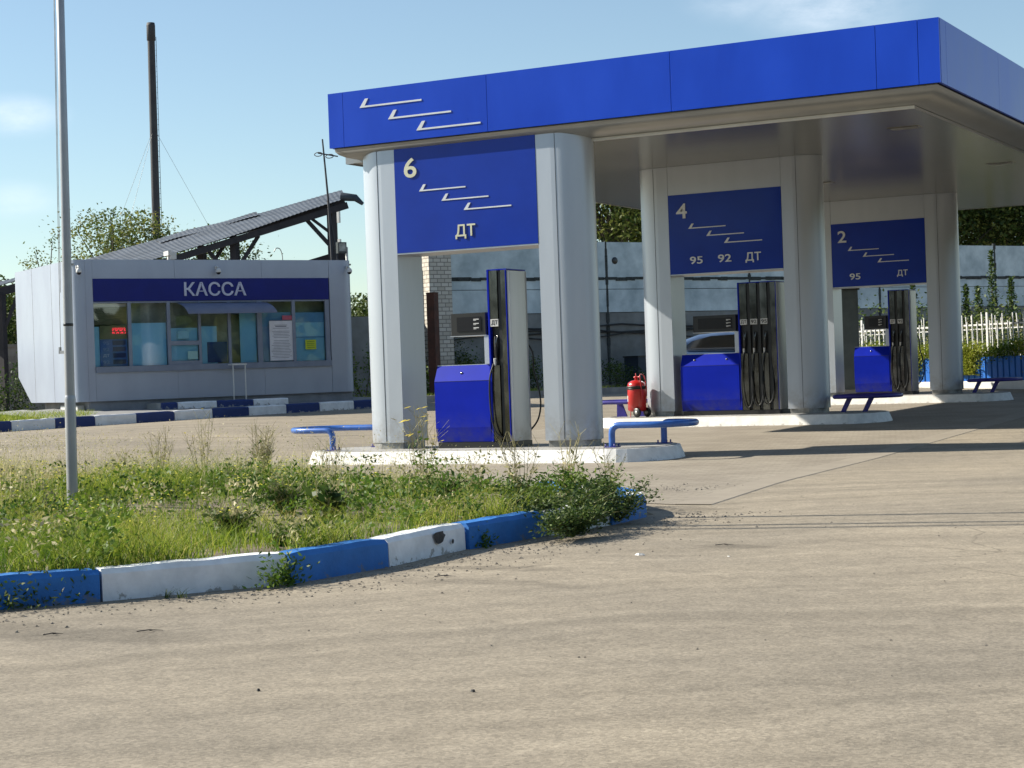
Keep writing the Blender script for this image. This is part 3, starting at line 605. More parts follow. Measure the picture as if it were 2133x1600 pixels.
# ------------------------------------------------------------------ kiosk
TH = R(59.75); kx = Vector((math.cos(TH), math.sin(TH), 0)); kn = Vector((math.sin(TH), -math.cos(TH), 0))
KP = Vector((-13.28, 13.232, 0))
def kiosk():
    t = thing('ticket_kiosk', 'grey payment kiosk with a blue КАССА banner over its windows', 'kiosk', tuple(KP), TH)
    # local: x along the front, y inwards (away from camera), z up
    A0, A1, D = -3.36, 3.62, 4.5; zb, zt = .80, 3.99; wl, wr, wz0, wz1 = -2.90, 2.95, 1.44, 3.56
    rc = .28; b = MB()
    def arc(cx, cy, a0, a1): return [(cx+rc*math.cos(R(a0+(a1-a0)*i/8)), cy+rc*math.sin(R(a0+(a1-a0)*i/8))) for i in range(9)]
    # left end wall: rounded front corner and a bevelled lower rear corner
    cor = arc(A0+rc, rc, 270, 180)
    V = [(x, y, zb) for x, y in cor]+[(x, y, zt) for x, y in cor]; n = len(cor)
    b.add(V, [(i+1, i, n+i, n+i+1) for i in range(n-1)], True)
    b.add([(A0, rc, zb), (A0, 3.5, zb), (A0, D, 1.42), (A0, D, zt), (A0, rc, zt)], [(0, 4, 3, 2, 1)])
    b.add([(A0, 3.5, zb), (A0, D, 1.42), (A0+1, D, 1.42), (A0+1, 3.5, zb)], [(0, 1, 2, 3)])
    cor = arc(A1-rc, rc, 270, 360); V = [(x, y, zb) for x, y in cor]+[(x, y, zt) for x, y in cor]
    b.add(V, [(i, i+1, n+i+1, n+i) for i in range(n-1)], True)
    b.add([(A1, rc, zb), (A1, D, zb), (A1, D, zt), (A1, rc, zt)], [(0, 1, 2, 3)])
    b.add([(A0, D, 1.42), (A1, D, zb), (A1, D, zt), (A0, D, zt)], [(0, 1, 2, 3)])
    b.build('end_walls', KSIL, t)
    b = MB(); b.box((A0-.003, 1.6, zb), (A0+.01, 1.606, zt)); b.box((A0-.003, 3.1, zb+.02), (A0+.01, 3.106, zt)); b.build('end_seam', GALV, t)
    b = MB(); e = .004
    b.box((A0+rc, 0, zb), (-3.07-e, .06, zt)); b.box((-3.07, 0, zb), (wl-e, .06, zt)); b.box((wr+e, 0, zb), (A1-rc, .06, zt))
    for a, c in zip([wl, -.96, 1.2], [-.96, 1.2, wr]): b.box((a, 0, wz1), (c-e, .06, zt)); b.box((a, 0, zb), (c-e, .06, wz0-.001))
    b.build('front_panels', KSIL, t)
    b = MB(); b.box((A0+rc, .07, zb), (wl-.01, .08, zt)); b.box((wr+.01, .07, zb), (A1-rc, .08, zt)); b.box((wl, .07, wz1), (wr, .08, zt)); b.box((wl, .07, zb), (wr, .08, wz0)); b.build('inner_lining', BLACK, t)
    b = MB(); b.box((A0+.02, .085, zt-.12), (A1-.02, D-.01, zt-.08)); b.build('roof', GALV, t)
    b = MB(); b.box((A0+.3, .08, .45), (A1-.1, 3.4, zb-.002)); b.build('base', mat('kiosk_base', (.36, .38, .42), (.25, .26, .28), .7, scale=3), t)
    b = MB(); b.box((A0+.12, .35, .56), (A0+.28, 1.6, .72)); b.build('vent_trim', STRIP, t)
    # banner
    b = MB(); b.box((wl, -.012, 3.045), (wr-.02, .05, wz1-.004)); bn = b.build('banner', BANB, t)
    textmesh('lettering', 'КАССА', -.75, 3.15, .785, 3.475, mat('banner_lettering', (.62, .66, .85), rough=.5), bn, y=-.0125, depth=.02, bold=.015)
    # windows
    FR = mat('window_frame_metal', (.28, .33, .43), (.24, .28, .37), .5, .3); BLI = mat('light_blue_blind', (.30, .74, 1.0), (.24, .64, .96), .6, scale=2.2, lo=.3, hi=.7)
    BLD = mat('mid_blue_blind', (.14, .42, .75), rough=.6); GL = glassmat('kiosk_glass', (.97, .99, .99), .13); INT = mat('kiosk_interior', (.42, .52, .46), (.16, .22, .18), .8, scale=1.4)
    z0, z1 = 1.60, 3.035
    b = MB(); b.box((wl, -.05, wz0), (wr-.02, .06, 1.575)); b.build('window_sill', FR, t)
    bays = [(-2.90, -2.11), (-2.03, -1.18), (-1.10, -.42), (-.36, .31), (.38, 1.05), (1.17, 1.95), (2.03, 2.82)]
    mull = [(-2.11, -2.03), (-1.18, -1.10), (-.42, -.36), (.31, .38), (1.05, 1.17), (1.95, 2.03), (2.82, 2.93)]
    for a, c in mull:
        b = MB(); b.box((a, .0, 1.576), (c, .06, z1+.005)); b.build('mullion', FR, t)
    for i, (a, c) in enumerate(bays):
        b = MB(); b.add([(a, .033, 1.58), (c, .033, 1.58), (c, .033, z1), (a, .033, z1)], [(0, 1, 2, 3)]); wdw = b.build('window', GL, t)
        b = MB(); b.box((a, .005, z1-.03), (c, .05, z1+.004)); b.build('head_rail', FR, wdw)
        top = [2.48, 2.55, 2.42, 2.45, 3.0, 2.75, 2.72][i]; bm = [BLI, BLI, BLI, BLI, BLI, BLD, BLI][i]
        b = MB(); x0_, x1_ = (a, c) if i not in (3, 4) else ((a, a+.42) if i == 3 else (a+.26, c)); b.box((x0_, .10, 1.58), (x1_, .11, top)); b.build('blind', bm, wdw)
    MB().box((-1.10, .005, 2.02), (-.42, .05, 2.12)).build('transom', FR, t); MB().box((-1.10, .004, 1.577), (-.42, .05, 1.66)).build('bottom_rail', FR, t)
    b = MB(); b.box((-.19, .09, 1.6), (.30, .098, 2.08)); b.build('counter_screen', mat('deep_blue_board', (.015, .09, .33)), t)
    b = MB(); b.box((1.17, .085, 1.6), (1.95, .095, 2.42)); b.build('lower_blind', mat('blue_grey_blind', (.22, .42, .72)), t)
    b = MB(); b.box((2.03, .088, 2.13), (2.82, .098, 2.16)); b.box((2.03, .088, 2.5), (2.82, .099, 2.74)); b.build('blind_band', BLD, t)
    b = MB(); b.box((wl, .45, .9), (wr, .47, 3.3)); b.box((wl, .12, 3.2), (wr, .45, 3.22)); b.box((wl-.02, .12, .9), (wl-.005, .45, 3.3)); b.box((wr, .12, .9), (wr+.02, .45, 3.3)); b.box((wl, .12, 1.40), (wr, .45, 1.42)); b.build('interior_wall', INT, t)
    b = MB(); b.lathe([(0, .0), (.09, .01), (.11, .12), (.07, .2), (0, .22)], (.2, .3, 1.6), 12); b.build('counter_bag', mat('pale_plastic_bag', (.6, .6, .5)), t)
    # awning, posters, price board
    V = []; Fs = []; nn = 8
    for i in range(nn+1):
        a = math.pi/2*i/nn; y = -.42*math.sin(a); z = 2.99-.26*(1-math.cos(a)); ex = .06*i/nn
        V += [(-.98+.10*i/nn*1.6, y, z), (1.20+.12*i/nn*1.6, y, z)]
    for i in range(nn): Fs.append((2*i, 2*i+1, 2*i+3, 2*i+2))
    b = MB(); b.add(V, Fs, True); b.add([(x, y, z-.008) for x, y, z in V], [f[::-1] for f in Fs], True); b.build('awning', mat('awning_sheet', (.20, .23, .34), (.17, .20, .30), .5), t)
    b = MB(); b.box((1.36, .020, 1.60), (1.955, .029, 2.55)); ps = b.build('notice_poster', mat('poster_paper', (.68, .68, .72), rough=.6), t)
    b = MB(); b.box((1.36, .016, 2.545), (1.955, .0199, 2.553)); b.box((1.36, .016, 1.597), (1.955, .0199, 1.603)); 
    for i in range(22):
        z_ = 2.44-i*.037; wd = random.uniform(.25, .5) if i < 3 else random.uniform(.38, .52)
        if i in (3, 9): continue
        b.box((1.655-wd/2, .0185, z_), (1.655+wd/2, .0198, z_+.009 if i != 1 else z_+.022))
    b.build('printed_lines', mat('grey_print', (.22, .23, .28)), ps)
    b = MB(); b.box((1.70, .02, 2.565), (1.95, .028, 2.67)); b.build('red_notice', mat('faded_red_paper', (.55, .12, .18)), t)
    b = MB(); b.box((2.28, .02, 1.85), (2.56, .0285, 2.08)); yl = b.build('yellow_notice', mat('yellow_paper', (.62, .72, .03)), t)
    b = MB()
    for z_ in (2.03, 1.985, 1.94, 1.89): b.box((2.32, .0185, z_), (2.52, .0198, z_+.014))
    b.build('printed_lines', mat('green_print', (.12, .25, .03)), yl)
    b = MB(); b.box((-.70, .018, 1.69), (-.46, .0285, 1.88)); b.build('pale_notice', mat('pale_green_paper', (.35, .62, .62)), t)
    b = MB(); b.box((-.92, .03, 2.16), (-.66, .035, 2.34)) if False else b.box((-.92, .02, 2.17), (-.66, .0285, 2.35)); b.build('pale_notice', mat('pale_blue_paper', (.22, .5, .62)), t)
    b = MB(); b.box((-2.76, .055, 1.585), (-2.13, .09, 2.19)); pb = b.build('price_board', mat('price_board_blue', (.045, .17, .52)), t)
    for i, s in enumerate(['95', '92', 'ДТ', '92']):
        z_ = 2.07-i*.143
        textmesh('grade_text', s, -2.70, z_, -2.55, z_+.075, mat('price_text', (.16, .33, .62)) if i != 2 else mat('price_text_pale', (.4, .55, .75)), pb, y=.0545, depth=.003, bold=.02)
        b = MB(); b.box((-2.47, .048, z_-.01), (-2.17, .0545, z_+.09)); b.build('price_slot', mat('dark_blue_slot', (.008, .05, .24)), pb)
    b = MB(); b.box((-2.76, .055, 2.195), (-2.13, .09, 2.50)); b.build('led_panel', mat('olive_panel', (.16, .2, .12)), t)
    b = MB(); LE = emis('red_led', (.9, .02, .06), .9)
    x_ = -2.47
    for c in range(22):
        for rr in range(7):
            if (c*5+rr*3+c*rr) % 7 < 4: b.box((x_+c*.0145, .05, 2.32+rr*.019), (x_+c*.0145+.010, .054, 2.32+rr*.019+.013))
    b.build('led_text', LE, t)
    b = MB(); b.box((-2.9, .11, 2.53), (-2.11, .12, 2.98)); b.build('dark_blind', mat('dark_green_blind', (.05, .065, .055), (.12, .13, .10), scale=6, stretch=(1, 1, 6)), t)
    b = MB(); b.box((-2.9, .10, 2.93), (-2.11, .109, 3.0)); b.build('blind_rail', LBL, t)
    return t
kiosk()
def klocal(a, y, z): p = KP+kx*a-kn*y; return (p.x, p.y, z)
def dome(label, a, ztop=3.86):
    t = thing('dome_camera', label, 'security camera', klocal(a, -.001, ztop-.14), TH, 'dome cameras on the kiosk')
    b = MB(); b.box((-.03, -.03, .05), (.03, .0, .13)); b.tube([(0, -.015, .10), (0, -.08, .12), (0, -.13, .08)], .018, 8); b.build('bracket', LBL, t)
    b = MB(); b.lathe([(0, .07), (.035, .065), (.06, .03), (.065, -.01), (.062, -.03)], (0, -.14, 0), 16); b.build('housing', LBL, t)
    b = MB(); b.lathe([(.055, -.03), (.05, -.05), (.03, -.075), (0, -.085)], (0, -.14, 0), 16); b.build('dome', SCREEN, t)
dome('white dome camera high on the kiosk left corner, beside the flagpole', -3.25); dome('white dome camera above the kiosk banner letters', .06); dome('white dome camera at the kiosk upper right corner', 3.44)
t = thing('box_camera', 'small white box camera standing on the kiosk roof edge', 'security camera', klocal(-1.05, .1, 3.99), TH)
b = MB(); b.box((-.03, -.03, 0), (.03, .03, .10)); b.build('stand', LBL, t); b = MB(); b.box((-.06, -.14, .10), (.02, .16, .2)); b.box((.022, -.08, .02), (.16, .10, .17)); b.build('housing', LBL, t)
t = thing('cash_shelf', 'thin metal shelf frame standing under the kiosk hatch', 'shelf', klocal(.38, -.3, .60), TH)
b = MB(); b.box((-.18, -.13, .92), (.18, .13, .955)); b.build('tray', STRIP, t)
for x_ in (-.15, .15):
    b = MB(); b.tube([(x_, -.1, 0), (x_, -.1, .92)], .016, 8); b.build('leg', STRIP, t)
t = thing('vent_pipe', 'thin hooked vent pipe on the kiosk roof', 'pipe', klocal(2.2, 1.0, 3.9), TH)
b = MB(); b.tube(cat([(0, 0, 0), (0, 0, .25), (-.05, 0, .42), (-.15, 0, .45), (-.22, 0, .36)]), .012, 8); b.build('bent_pipe', GALV, t)
b = MB(); b.box((-.35, -.1, 0), (.3, .3, .12)); b.build('curb', GALV, t)
# ------------------------------------------------------------------ kerbs
def stone(p, q, side, h, m, label, z0=0, z1=0, wid=.15, group='painted kerbstones', gap=.014):
    """p,q outer bottom edge ends, side = inward unit normal"""
    p = Vector((p[0], p[1], 0)); q = Vector((q[0], q[1], 0)); d = (q-p).normalized(); ln = (q-p).length-gap
    t = link(bpy.data.objects.new('kerbstone', bpy.data.meshes.new('kerbstone'))); 
    nrm = Vector((-d.y, d.x, 0)); 
    if nrm.dot(Vector((side[0], side[1], 0))) < 0: nrm = -nrm
    pr = [(0, -.06), (.006, h-.03), (.03, h), (wid, h), (wid, -.06)]; k = 7; V = []; Fs = []
    rj = random.Random(int(p.x*1000)); j0 = rj.uniform(-.012, .012); j1 = rj.uniform(-.012, .012)
    for s in range(k+1):
        f = s/k; ch = .004*rj.uniform(-1, 1); e = .01 if s in (0, k) else 0
        for i, (a, z) in enumerate(pr):
            P = d*(gap/2+ln*f)+nrm*(a+(ch if i in (1, 2) else 0)+j0*(1-f)+j1*f); V.append((P.x, P.y, z+(z1-z0)*f+(ch-e*.6 if i in (2, 3) else 0)))
    n = len(pr)
    for s in range(k):
        for i in range(n): Fs.append((s*n+i, s*n+(i+1) % n, (s+1)*n+(i+1) % n, (s+1)*n+i))
    Fs.append(tuple(range(n-1, -1, -1))); Fs.append(tuple(k*n+i for i in range(n)))
    me = t.data; me.from_pydata(V, [], Fs); me.materials.append(m); me.update(); t.location = (p.x, p.y, z0)
    return tag(t, label, 'kerbstone', group)
G1 = 'painted stones edging the weedy verge'
path = [(4.04, -15.1), (4.68, -14.3), (5.32, -13.5), (5.965, -12.68), (6.56, -11.80), (6.67, -10.93), (6.64, -9.92), (6.76, -9.0), (6.86, -8.2), (6.84, -7.5)]
cols = [KW, KB, KB, KW, KB, KW, KB, KW, KB]
labs = ['white kerbstone just outside the left edge', 'blue kerbstone at the far left edge of the verge front, half in frame', 'blue kerbstone directly left of the long clean white one',
        'longest clean white kerbstone in the verge front edge', 'blue kerbstone between the two white ones of the verge front', 'white kerbstone with a dark bare patch knocked out of its face',
        'blue kerbstone right of the white stone with the bare patch', 'kerbstone hidden in the leafy weeds at the verge corner', 'blue kerbstone behind the leafy weeds near the verge tip']
for i in range(len(path)-1): stone(path[i], path[i+1], (-1, .2), .175, cols[i], labs[i], group=G1)
nose = [(6.84, -7.5), (6.62, -7.05), (6.15, -6.5), (5.55, -5.85), (4.9, -5.3)]
for i, (m_, lb) in enumerate([(KW, 'white kerbstone at the rounded tip of the verge'), (KB, 'blue kerbstone on the far side of the verge tip'), (KW, 'white kerbstone with worn paint on the far side of the verge'), (KB, 'blue kerbstone low in the weeds on the far side of the verge')]):
    stone(nose[i], nose[i+1], (-1, -1), .17 if i < 2 else .13, m_, lb, group=G1)
# the bare patch on the white stone
b = MB(); P = []
for i in range(14):
    a = 2*math.pi*i/14; rr_ = random.Random(i).uniform(.8, 1.15); P.append((-10.30+.075*rr_*math.cos(a), .125+.040*rr_*math.sin(a)*(1.25 if math.sin(a) < 0 else .8)))
o = MB(); o.add([(6.6555-.004+.012*(y+10.3)*0-(.0*z), y, z) for y, z in P], [tuple(range(14))])
CHIP = mat('bare_stone', (.10, .09, .09), (.06, .055, .05), .9, scale=20, bump=.5)
pc = bpy.data.objects['kerbstone.005'] if 'kerbstone.005' in bpy.data.objects else None
d_ = (Vector((6.64, -9.92, 0))-Vector((6.67, -10.93, 0))).normalized(); n_ = Vector((d_.y, -d_.x, 0))
if n_.x < 0: n_ = -n_
V = []
for y, z in P: s_ = (y+10.93); q_ = d_*s_+n_*.006-n_*(z/.145*.006); V.append((q_.x, q_.y, z))
V2 = [(d_*(.80)+n_*.004+d_*.016*math.cos(a)+Vector((0, 0, .075+.016*math.sin(a)))) for a in [2*math.pi*i/10 for i in range(10)]]
b = MB(); b.add(V, [tuple(range(14))]); b.add(V2, [tuple(range(10))]); b.build('bare_patch', CHIP, pc)
# kiosk kerb line
kk = [(-13.62, 4.9), (-13.30, 5.95), (-13.05, 7.0), (-12.80, 8.1), (-12.55, 9.15), (-12.32, 10.15), (-12.1, 11.2), (-11.85, 12.2), (-11.55, 13.25), (-11.2, 14.2), (-10.8, 15.15), (-10.35, 16.1), (-9.9, 17.0)]
def atk(x, u):     # point on the kerb curve seen at photo column u
    best = None
    for i in range(len(kk)-1):
        for j in range(40):
            f = j/40; p = np.array([kk[i][0]*(1-f)+kk[i+1][0]*f, kk[i][1]*(1-f)+kk[i+1][1]*f, 0]); p[2] = ter(p[0], p[1]); q = p-CAM
            uu = 1066.5+F*(q@RR)/(q@FF)
            if best is None or abs(uu-u) < best[0]: best = (abs(uu-u), p)
    return best[1]
us = [-60, 26, 115, 200, 284, 364, 444, 520, 596, 667, 738, 805, 870]; cc = [KB2, KW, KB2, KW, KB2, KW, KB2, KW, KB2, KW, KB2, KW]
ordn = ['leftmost, mostly out of frame', 'white, cut by the left edge', 'blue with flaking paint, left of the flagpole', 'white and dirty, behind the flagpole', 'blue, directly right of the flagpole', 'white, under the kiosk banner start',
        'blue, below the left end of the kiosk step', 'white, left one below the kiosk step', 'blue, below the cash shelf', 'white, right one below the kiosk step', 'blue, below the kiosk right corner', 'white, meeting the nearest column']
pts = [atk(0, u) for u in us]
for i in range(len(us)-1):
    p, q = pts[i], pts[i+1]
    stone(p, q, (-.9, .3), .21, cc[i], 'long kerb before the kiosk: '+ordn[i], z0=p[2], z1=q[2], group='long row of painted stones before the kiosk')
# pavement between kerb and kiosk
b = MB(); 
for i in range(len(us)-1):
    p, q = pts[i], pts[i+1]
    a = Vector(p)+Vector((-.12, .04, .2)); c = Vector(q)+Vector((-.12, .04, .2)); d = Vector((a.x-4.2, a.y+2.4, .62)); e2 = Vector((c.x-4.2, c.y+2.4, .66))
    if i > 1: b.add([a, c, e2, d], [(0, 3, 2, 1)])
o = b.build('kiosk_pavement', mat('pavement_concrete', (.30, .30, .30), (.24, .24, .24), .85, scale=2), None); o['kind'] = 'structure'
lo = [(us_, KB2 if i % 2 == 0 else KW) for i, us_ in enumerate([336, 370, 452, 528, 601])]
ulab = ['short blue stone starting the kiosk step', 'white stone at the left of the kiosk step', 'blue stone in the middle of the kiosk step', 'white stone at the right of the kiosk step']
def kfront(u, out):   # ground point a given distance before the kiosk front
    r = ray(u, 830); P0 = KP+kn*out; n3 = np.array(kn[:]); tt = ((np.array(P0[:])-CAM)@n3)/(r@n3); return CAM+r*tt
sp_ = [kfront(u, 1.0) for u in (338, 370, 452, 528, 601)]
for i in range(4):
    stone(sp_[i], sp_[i+1], (-kn.x, -kn.y), .14, KB2 if i % 2 == 0 else KW, ulab[i], z0=.585, z1=.585, group='painted stones of the kiosk step')
b = MB(); a = Vector((sp_[0][0], sp_[0][1], 0))-kn*.12; c = Vector((sp_[4][0], sp_[4][1], 0))-kn*.12
b.add([(a.x, a.y, .715), (c.x, c.y, .715), (c.x-kn.x*.9, c.y-kn.y*.9, .715), (a.x-kn.x*.9, a.y-kn.y*.9, .715), (a.x, a.y, .5), (c.x, c.y, .5), (c.x-kn.x*.9, c.y-kn.y*.9, .5), (a.x-kn.x*.9, a.y-kn.y*.9, .5)], [(0, 1, 2, 3), (4, 5, 1, 0), (5, 6, 2, 1), (7, 4, 0, 3)])
o = b.build('kiosk_step', CONC, None); tag(o, 'low concrete step slab in front of the kiosk hatch', 'step')

# ------------------------------------------------------------------ flagpoles (the two outside the frame cast the shadows on the road)
POLE = mat('silver_pole_paint', (.50, .51, .53), (.42, .43, .45), .38, .5, scale=3)
def flagpole(label, x, y, z, h):
    t = thing('flagpole', label, 'flagpole', (x, y, z), 0, 'silver flagpoles in the verge')
    b = MB(); b.lathe([(.045, -.2), (.045, 1.02), (.043, 1.04), (.0395, 1.05)], (0, 0, 0), 20); b.build('base_tube', POLE, t)
    b = MB(); b.lathe([(.0395, 1.05), (.038, 2.0), (.034, h*.5), (.028, h), (0, h+.01)], (0, 0, 0), 20); b.build('mast', POLE, t)
    b = MB(); b.lathe([(.0385, 1.62), (.041, 1.625), (.041, 1.64), (.0385, 1.645)], (0, 0, 0), 16); b.build('band', BLACK, t)
    b = MB(); b.box((-.10, -.012, 1.395), (-.04, .012, 1.42)); b.box((-.10, -.012, 1.395), (-.09, .012, 1.45)); b.build('cleat', POLE, t)
    b = MB(); b.tube([(-.09, 0, 1.4), (-.085, 0, 2.4), (-.055, 0, h)], .0025, 6); b.tube([(-.075, 0, 1.9), (-.05, 0, h)], .0025, 6); b.build('halyard', GALV, t); return t
FPB = onT(152, 1082, .06)
flagpole('tall silver flagpole rising out of the weedy verge', FPB[0], FPB[1], .03, 6.2).rotation_euler = (-.0125*.475, .0125*.88, 0)
def nearpole(Yline, Xl): return Xl
flagpole('flagpole left of the frame, shadow nearer the camera', 1.0, -9.85, .03, 7.2)
flagpole('flagpole farthest left of the frame', -.3, -10.45, .03, 7.6)

# ------------------------------------------------------------------ background: wall, chimney, sheds, mast
WX = Vector((-12.748, 34.499, 0))
def wpt(a, y, z): p = WX+kx*a-kn*y; return (p.x, p.y, z)
def wallmat(name, c1, c2, sc_=1.2):
    m = mat(name, c1, c2, .85, scale=sc_, bump=.2, bscale=12); return m
WUP = wallmat('pale_wall_panel', (.58, .66, .70), (.33, .40, .44)); WLO = wallmat('grey_wall_base', (.30, .31, .31), (.17, .17, .165), .9); JNT = mat('dark_joint', (.03, .035, .035), (.07, .08, .08), .9, scale=14)
wall_t = thing('concrete_wall', 'long pale concrete panel wall behind the forecourt', 'wall', tuple(WX), TH)
b = MB()
edges = [-6.65, -.5, 5.6, 11.75, 17.8, 23.9, 30]
for i, a in enumerate(edges[:-1]):
    c = edges[i+1]
    for (z0, z1, dy) in [(4.17, 5.37, 0), (3.80, 4.12, .0), (3.02, 3.78, 0)]:
        b.box((a+.03, dy, z0), (c-.03, .14+dy, z1))
b.build('upper_panels', WUP, wall_t)
b = MB(); b.box((-14, .03, 0), (30, .20, 3.0)); b.build('lower_wall', WLO, wall_t)
b = MB(); b.box((-6.6, .07, 2.99), (30, .12, 5.3))
rr_ = random.Random(5); x_ = -6.6
while x_ < 29: l_ = rr_.uniform(.1, .5); b.box((x_, -.02, 4.115-rr_.uniform(0, .05)), (x_+l_, .068, 4.175+rr_.uniform(0, .03))); x_ += l_*.9
for a in edges[1:-1]:
    z_ = .6
    while z_ < 5.3: l_ = rr_.uniform(.1, .3); w_ = rr_.uniform(.025, .07); b.box((a-w_, -.012, z_), (a+w_, .069, z_+l_)); z_ += l_*.95
b.build('joint_mortar', JNT, wall_t)
for a, z_ in [(-.15, 4.75)]:
    b = MB(); b.lathe([(0, -.03), (.10, -.03), (.12, -.01), (.12, .0)], (a, 0, z_), 14, axis='y'); b.build('wall_hole', BLACK, wall_t)
for j, (z_, s) in enumerate([(2.62, .12), (2.5, .2), (2.45, .1), (2.38, .25)]):
    b = MB(); P = [(x, -.06, z_-s*abs(math.sin((x+j*1.7)*.55))) for x in np.arange(-8, 28, .5)]; b.tube(P, .03 if j < 2 else .022, 6); b.build('wall_cable', RUBBER, wall_t)
t = thing('storage_crate', 'dark blue-grey box standing against the concrete wall', 'crate', wpt(.35, -.9, .42), TH)
b = MB(); b.box((-.6, -.4, 0), (1.1, .4, 1.05)); b.build('body', mat('dark_blue_sheet', (.03, .045, .07), rough=.6), t); b = MB(); b.box((-.63, -.43, 1.051), (1.13, .43, 1.10)); b.build('lid', BLACK, t)
# brick pillar, green gate edge and rusty post
BRK = mat('white_brick', (.62, .58, .52), (.48, .44, .38), .85, scale=6)
def bricks(m, wdt=.26, row=.085, c=(.62, .58, .52), d=(.45, .41, .35), mo=(.22, .2, .18)):
    t_ = m.node_tree; b_ = t_.nodes['Principled BSDF']; g = t_.nodes.new('ShaderNodeTexCoord'); sp = t_.nodes.new('ShaderNodeSeparateXYZ'); cb = t_.nodes.new('ShaderNodeCombineXYZ'); ad = t_.nodes.new('ShaderNodeMath')
    t_.links.new(g.outputs['Object'], sp.inputs[0]); t_.links.new(sp.outputs[0], ad.inputs[0]); t_.links.new(sp.outputs[1], ad.inputs[1]); t_.links.new(ad.outputs[0], cb.inputs[0]); t_.links.new(sp.outputs[2], cb.inputs[1])
    br = t_.nodes.new('ShaderNodeTexBrick'); br.inputs['Scale'].default_value = 1; br.inputs['Brick Width'].default_value = wdt; br.inputs['Row Height'].default_value = row*1.5; br.inputs['Mortar Size'].default_value = .014
    br.inputs['Color1'].default_value = (*c, 1); br.inputs['Color2'].default_value = (*d, 1); br.inputs['Mortar'].default_value = (*mo, 1); t_.links.new(cb.outputs[0], br.inputs[0]); t_.links.new(br.outputs[0], b_.inputs['Base Color'])
bricks(BRK)
o = MB().box((-.62, -.45, 0), (.18, .35, 5.6)).build('brick_pillar', BRK, None); o.location = wpt(-7.02, -.2, .3); o.rotation_euler.z = TH-R(0); tag(o, 'white brick gate pillar with its left face in sun', 'pillar')
t = thing('green_gate', 'edge of a green metal gate left of the brick pillar', 'gate', wpt(-7.9, .1, .4), TH)
b = MB(); b.box((-1.0, .9, 2.0), (.05, .95, 5.2)); b.build('sheet', mat('green_sheet', (.04, .14, .09), rough=.5), t); b = MB(); b.box((0, .86, 0), (.06, .899, 5.2)); b.build('frame', mat('brown_frame', (.10, .05, .03)), t)
P = ptD(906, 780, 53); o = MB().box((-.13, -.13, 0), (.13, .13, 3.1)).box((-.14, -.14, 3.101), (.14, .14, 3.13)).build('rusty_post', mat('rusty_steel', (.13, .045, .03), (.07, .03, .02), .8, scale=5), None); o.location = (P[0], P[1], .45); tag(o, 'rusty brown square steel post before the brick pillar', 'post')
# kerb of the far grass strip
a = onT(820, 842); c = onT(1345, 817)
o = MB().box((0, 0, -.05), (float(np.linalg.norm((c-a)[:2])), .18, .18)).build('far_kerb', CONC, None); o.location = (a[0], a[1], ter(a[0], a[1])); o.rotation_euler.z = math.atan2(c[1]-a[1], c[0]-a[0]); tag(o, 'long plain concrete kerb along the far grass strip', 'kerb')

# chimney
P = ptD(331, 700, 130); CH = thing('chimney', 'tall thin dark steel chimney with guy wires', 'chimney', (P[0], P[1], 0))
DS = mat('sooty_steel', (.045, .05, .06), (.03, .03, .04), .7, scale=.6)
CH.rotation_euler = (-.0085*.475, .0085*.88, 0); CH.scale = (1, 1, 1)
b = MB(); b.lathe([(.34, -1), (.30, 12), (.26, 25.7)], n=16); b.build('stack', DS, CH)
b = MB(); b.lathe([(.26, 25.7), (.31, 25.75), (.31, 26.8), (.28, 27.0), (.24, 26.9), (0, 26.7)], n=16); b.build('crown_ring', DS, CH)
b = MB(); 
lx, ly = .80*.42, .60*.42
b.tube([(lx, ly, 2), (lx*.82, ly*.82, 26)], .02, 5)
for i in range(60): b.bar((lx*.7, ly*.7, 3+i*.38), (lx*(1.03-.003*i), ly*(1.03-.003*i), 3+i*.38), .025)
b.build('ladder', DS, CH)
for (gx, gy) in [(-7, -3), (9, 4), (2, -10)]:
    b = MB(); b.tube([(0, 0, 19.5), (gx, gy, 1)], .011, 5); b.build('guy_wire', GALV, CH)

# corrugated shed roof above the kiosk
def corrug(name, A, B, C_, D_, m, parent, nwave=60, amp=.006, thick=.02):
    A, B, C_, D_ = map(Vector, (A, B, C_, D_)); n = nwave*6; V = []; up = Vector((0, 0, 1)); k = 6
    for s in range(2):
        for j in range(k+1):
            for i in range(n+1):
                u = i/n; v = j/k; p = A.lerp(B, u).lerp(D_.lerp(C_, u), v)
                V.append(p+up*(amp*math.sin(i*2*math.pi/6)*(1 if name != 'upper_roof_sheet' else 1)-thick*s+.02*math.sin(u*9+v*5)))
    Fs = []
    for s in range(2):
        o_ = s*(n+1)*(k+1)
        for j in range(k):
            for i in range(n): a = o_+j*(n+1)+i; Fs.append((a, a+1, a+n+2, a+n+1) if s == 0 else (a, a+n+1, a+n+2, a+1))
    return npmesh(name, [tuple(p) for p in V], Fs, m, parent, smooth=True)
SLATE = mat('weathered_slate', (.075, .092, .12), (.035, .045, .06), .6, scale=1.2, stretch=(1, 1, 1), bump=.2)
WOOD = mat('dark_timber', (.045, .04, .045), (.025, .025, .03), .85, scale=3)
sh = thing('lean_to_shed', 'long sloping corrugated shed roof on timber posts behind the kiosk', 'shed', (0, 0, 0))
A, B_, C2, D2 = ptD(215, 575, 50), ptD(724, 413, 50), ptD(712, 397, 55.5), ptD(150, 547, 56)
A, B_, C2, D2 = [Vector(p) for p in (A, B_, C2, D2)]
sh.location = (B_.x, B_.y, 0); off = Vector((B_.x, B_.y, 0))
corrug('corrugated_roof', A-off, B_-off, C2-off, D2-off, SLATE, sh)
A1, B1 = D2.lerp(C2, .0), C2
L0 = lambda u, v: A.lerp(B_, u).lerp(D2.lerp(C2, u), v)
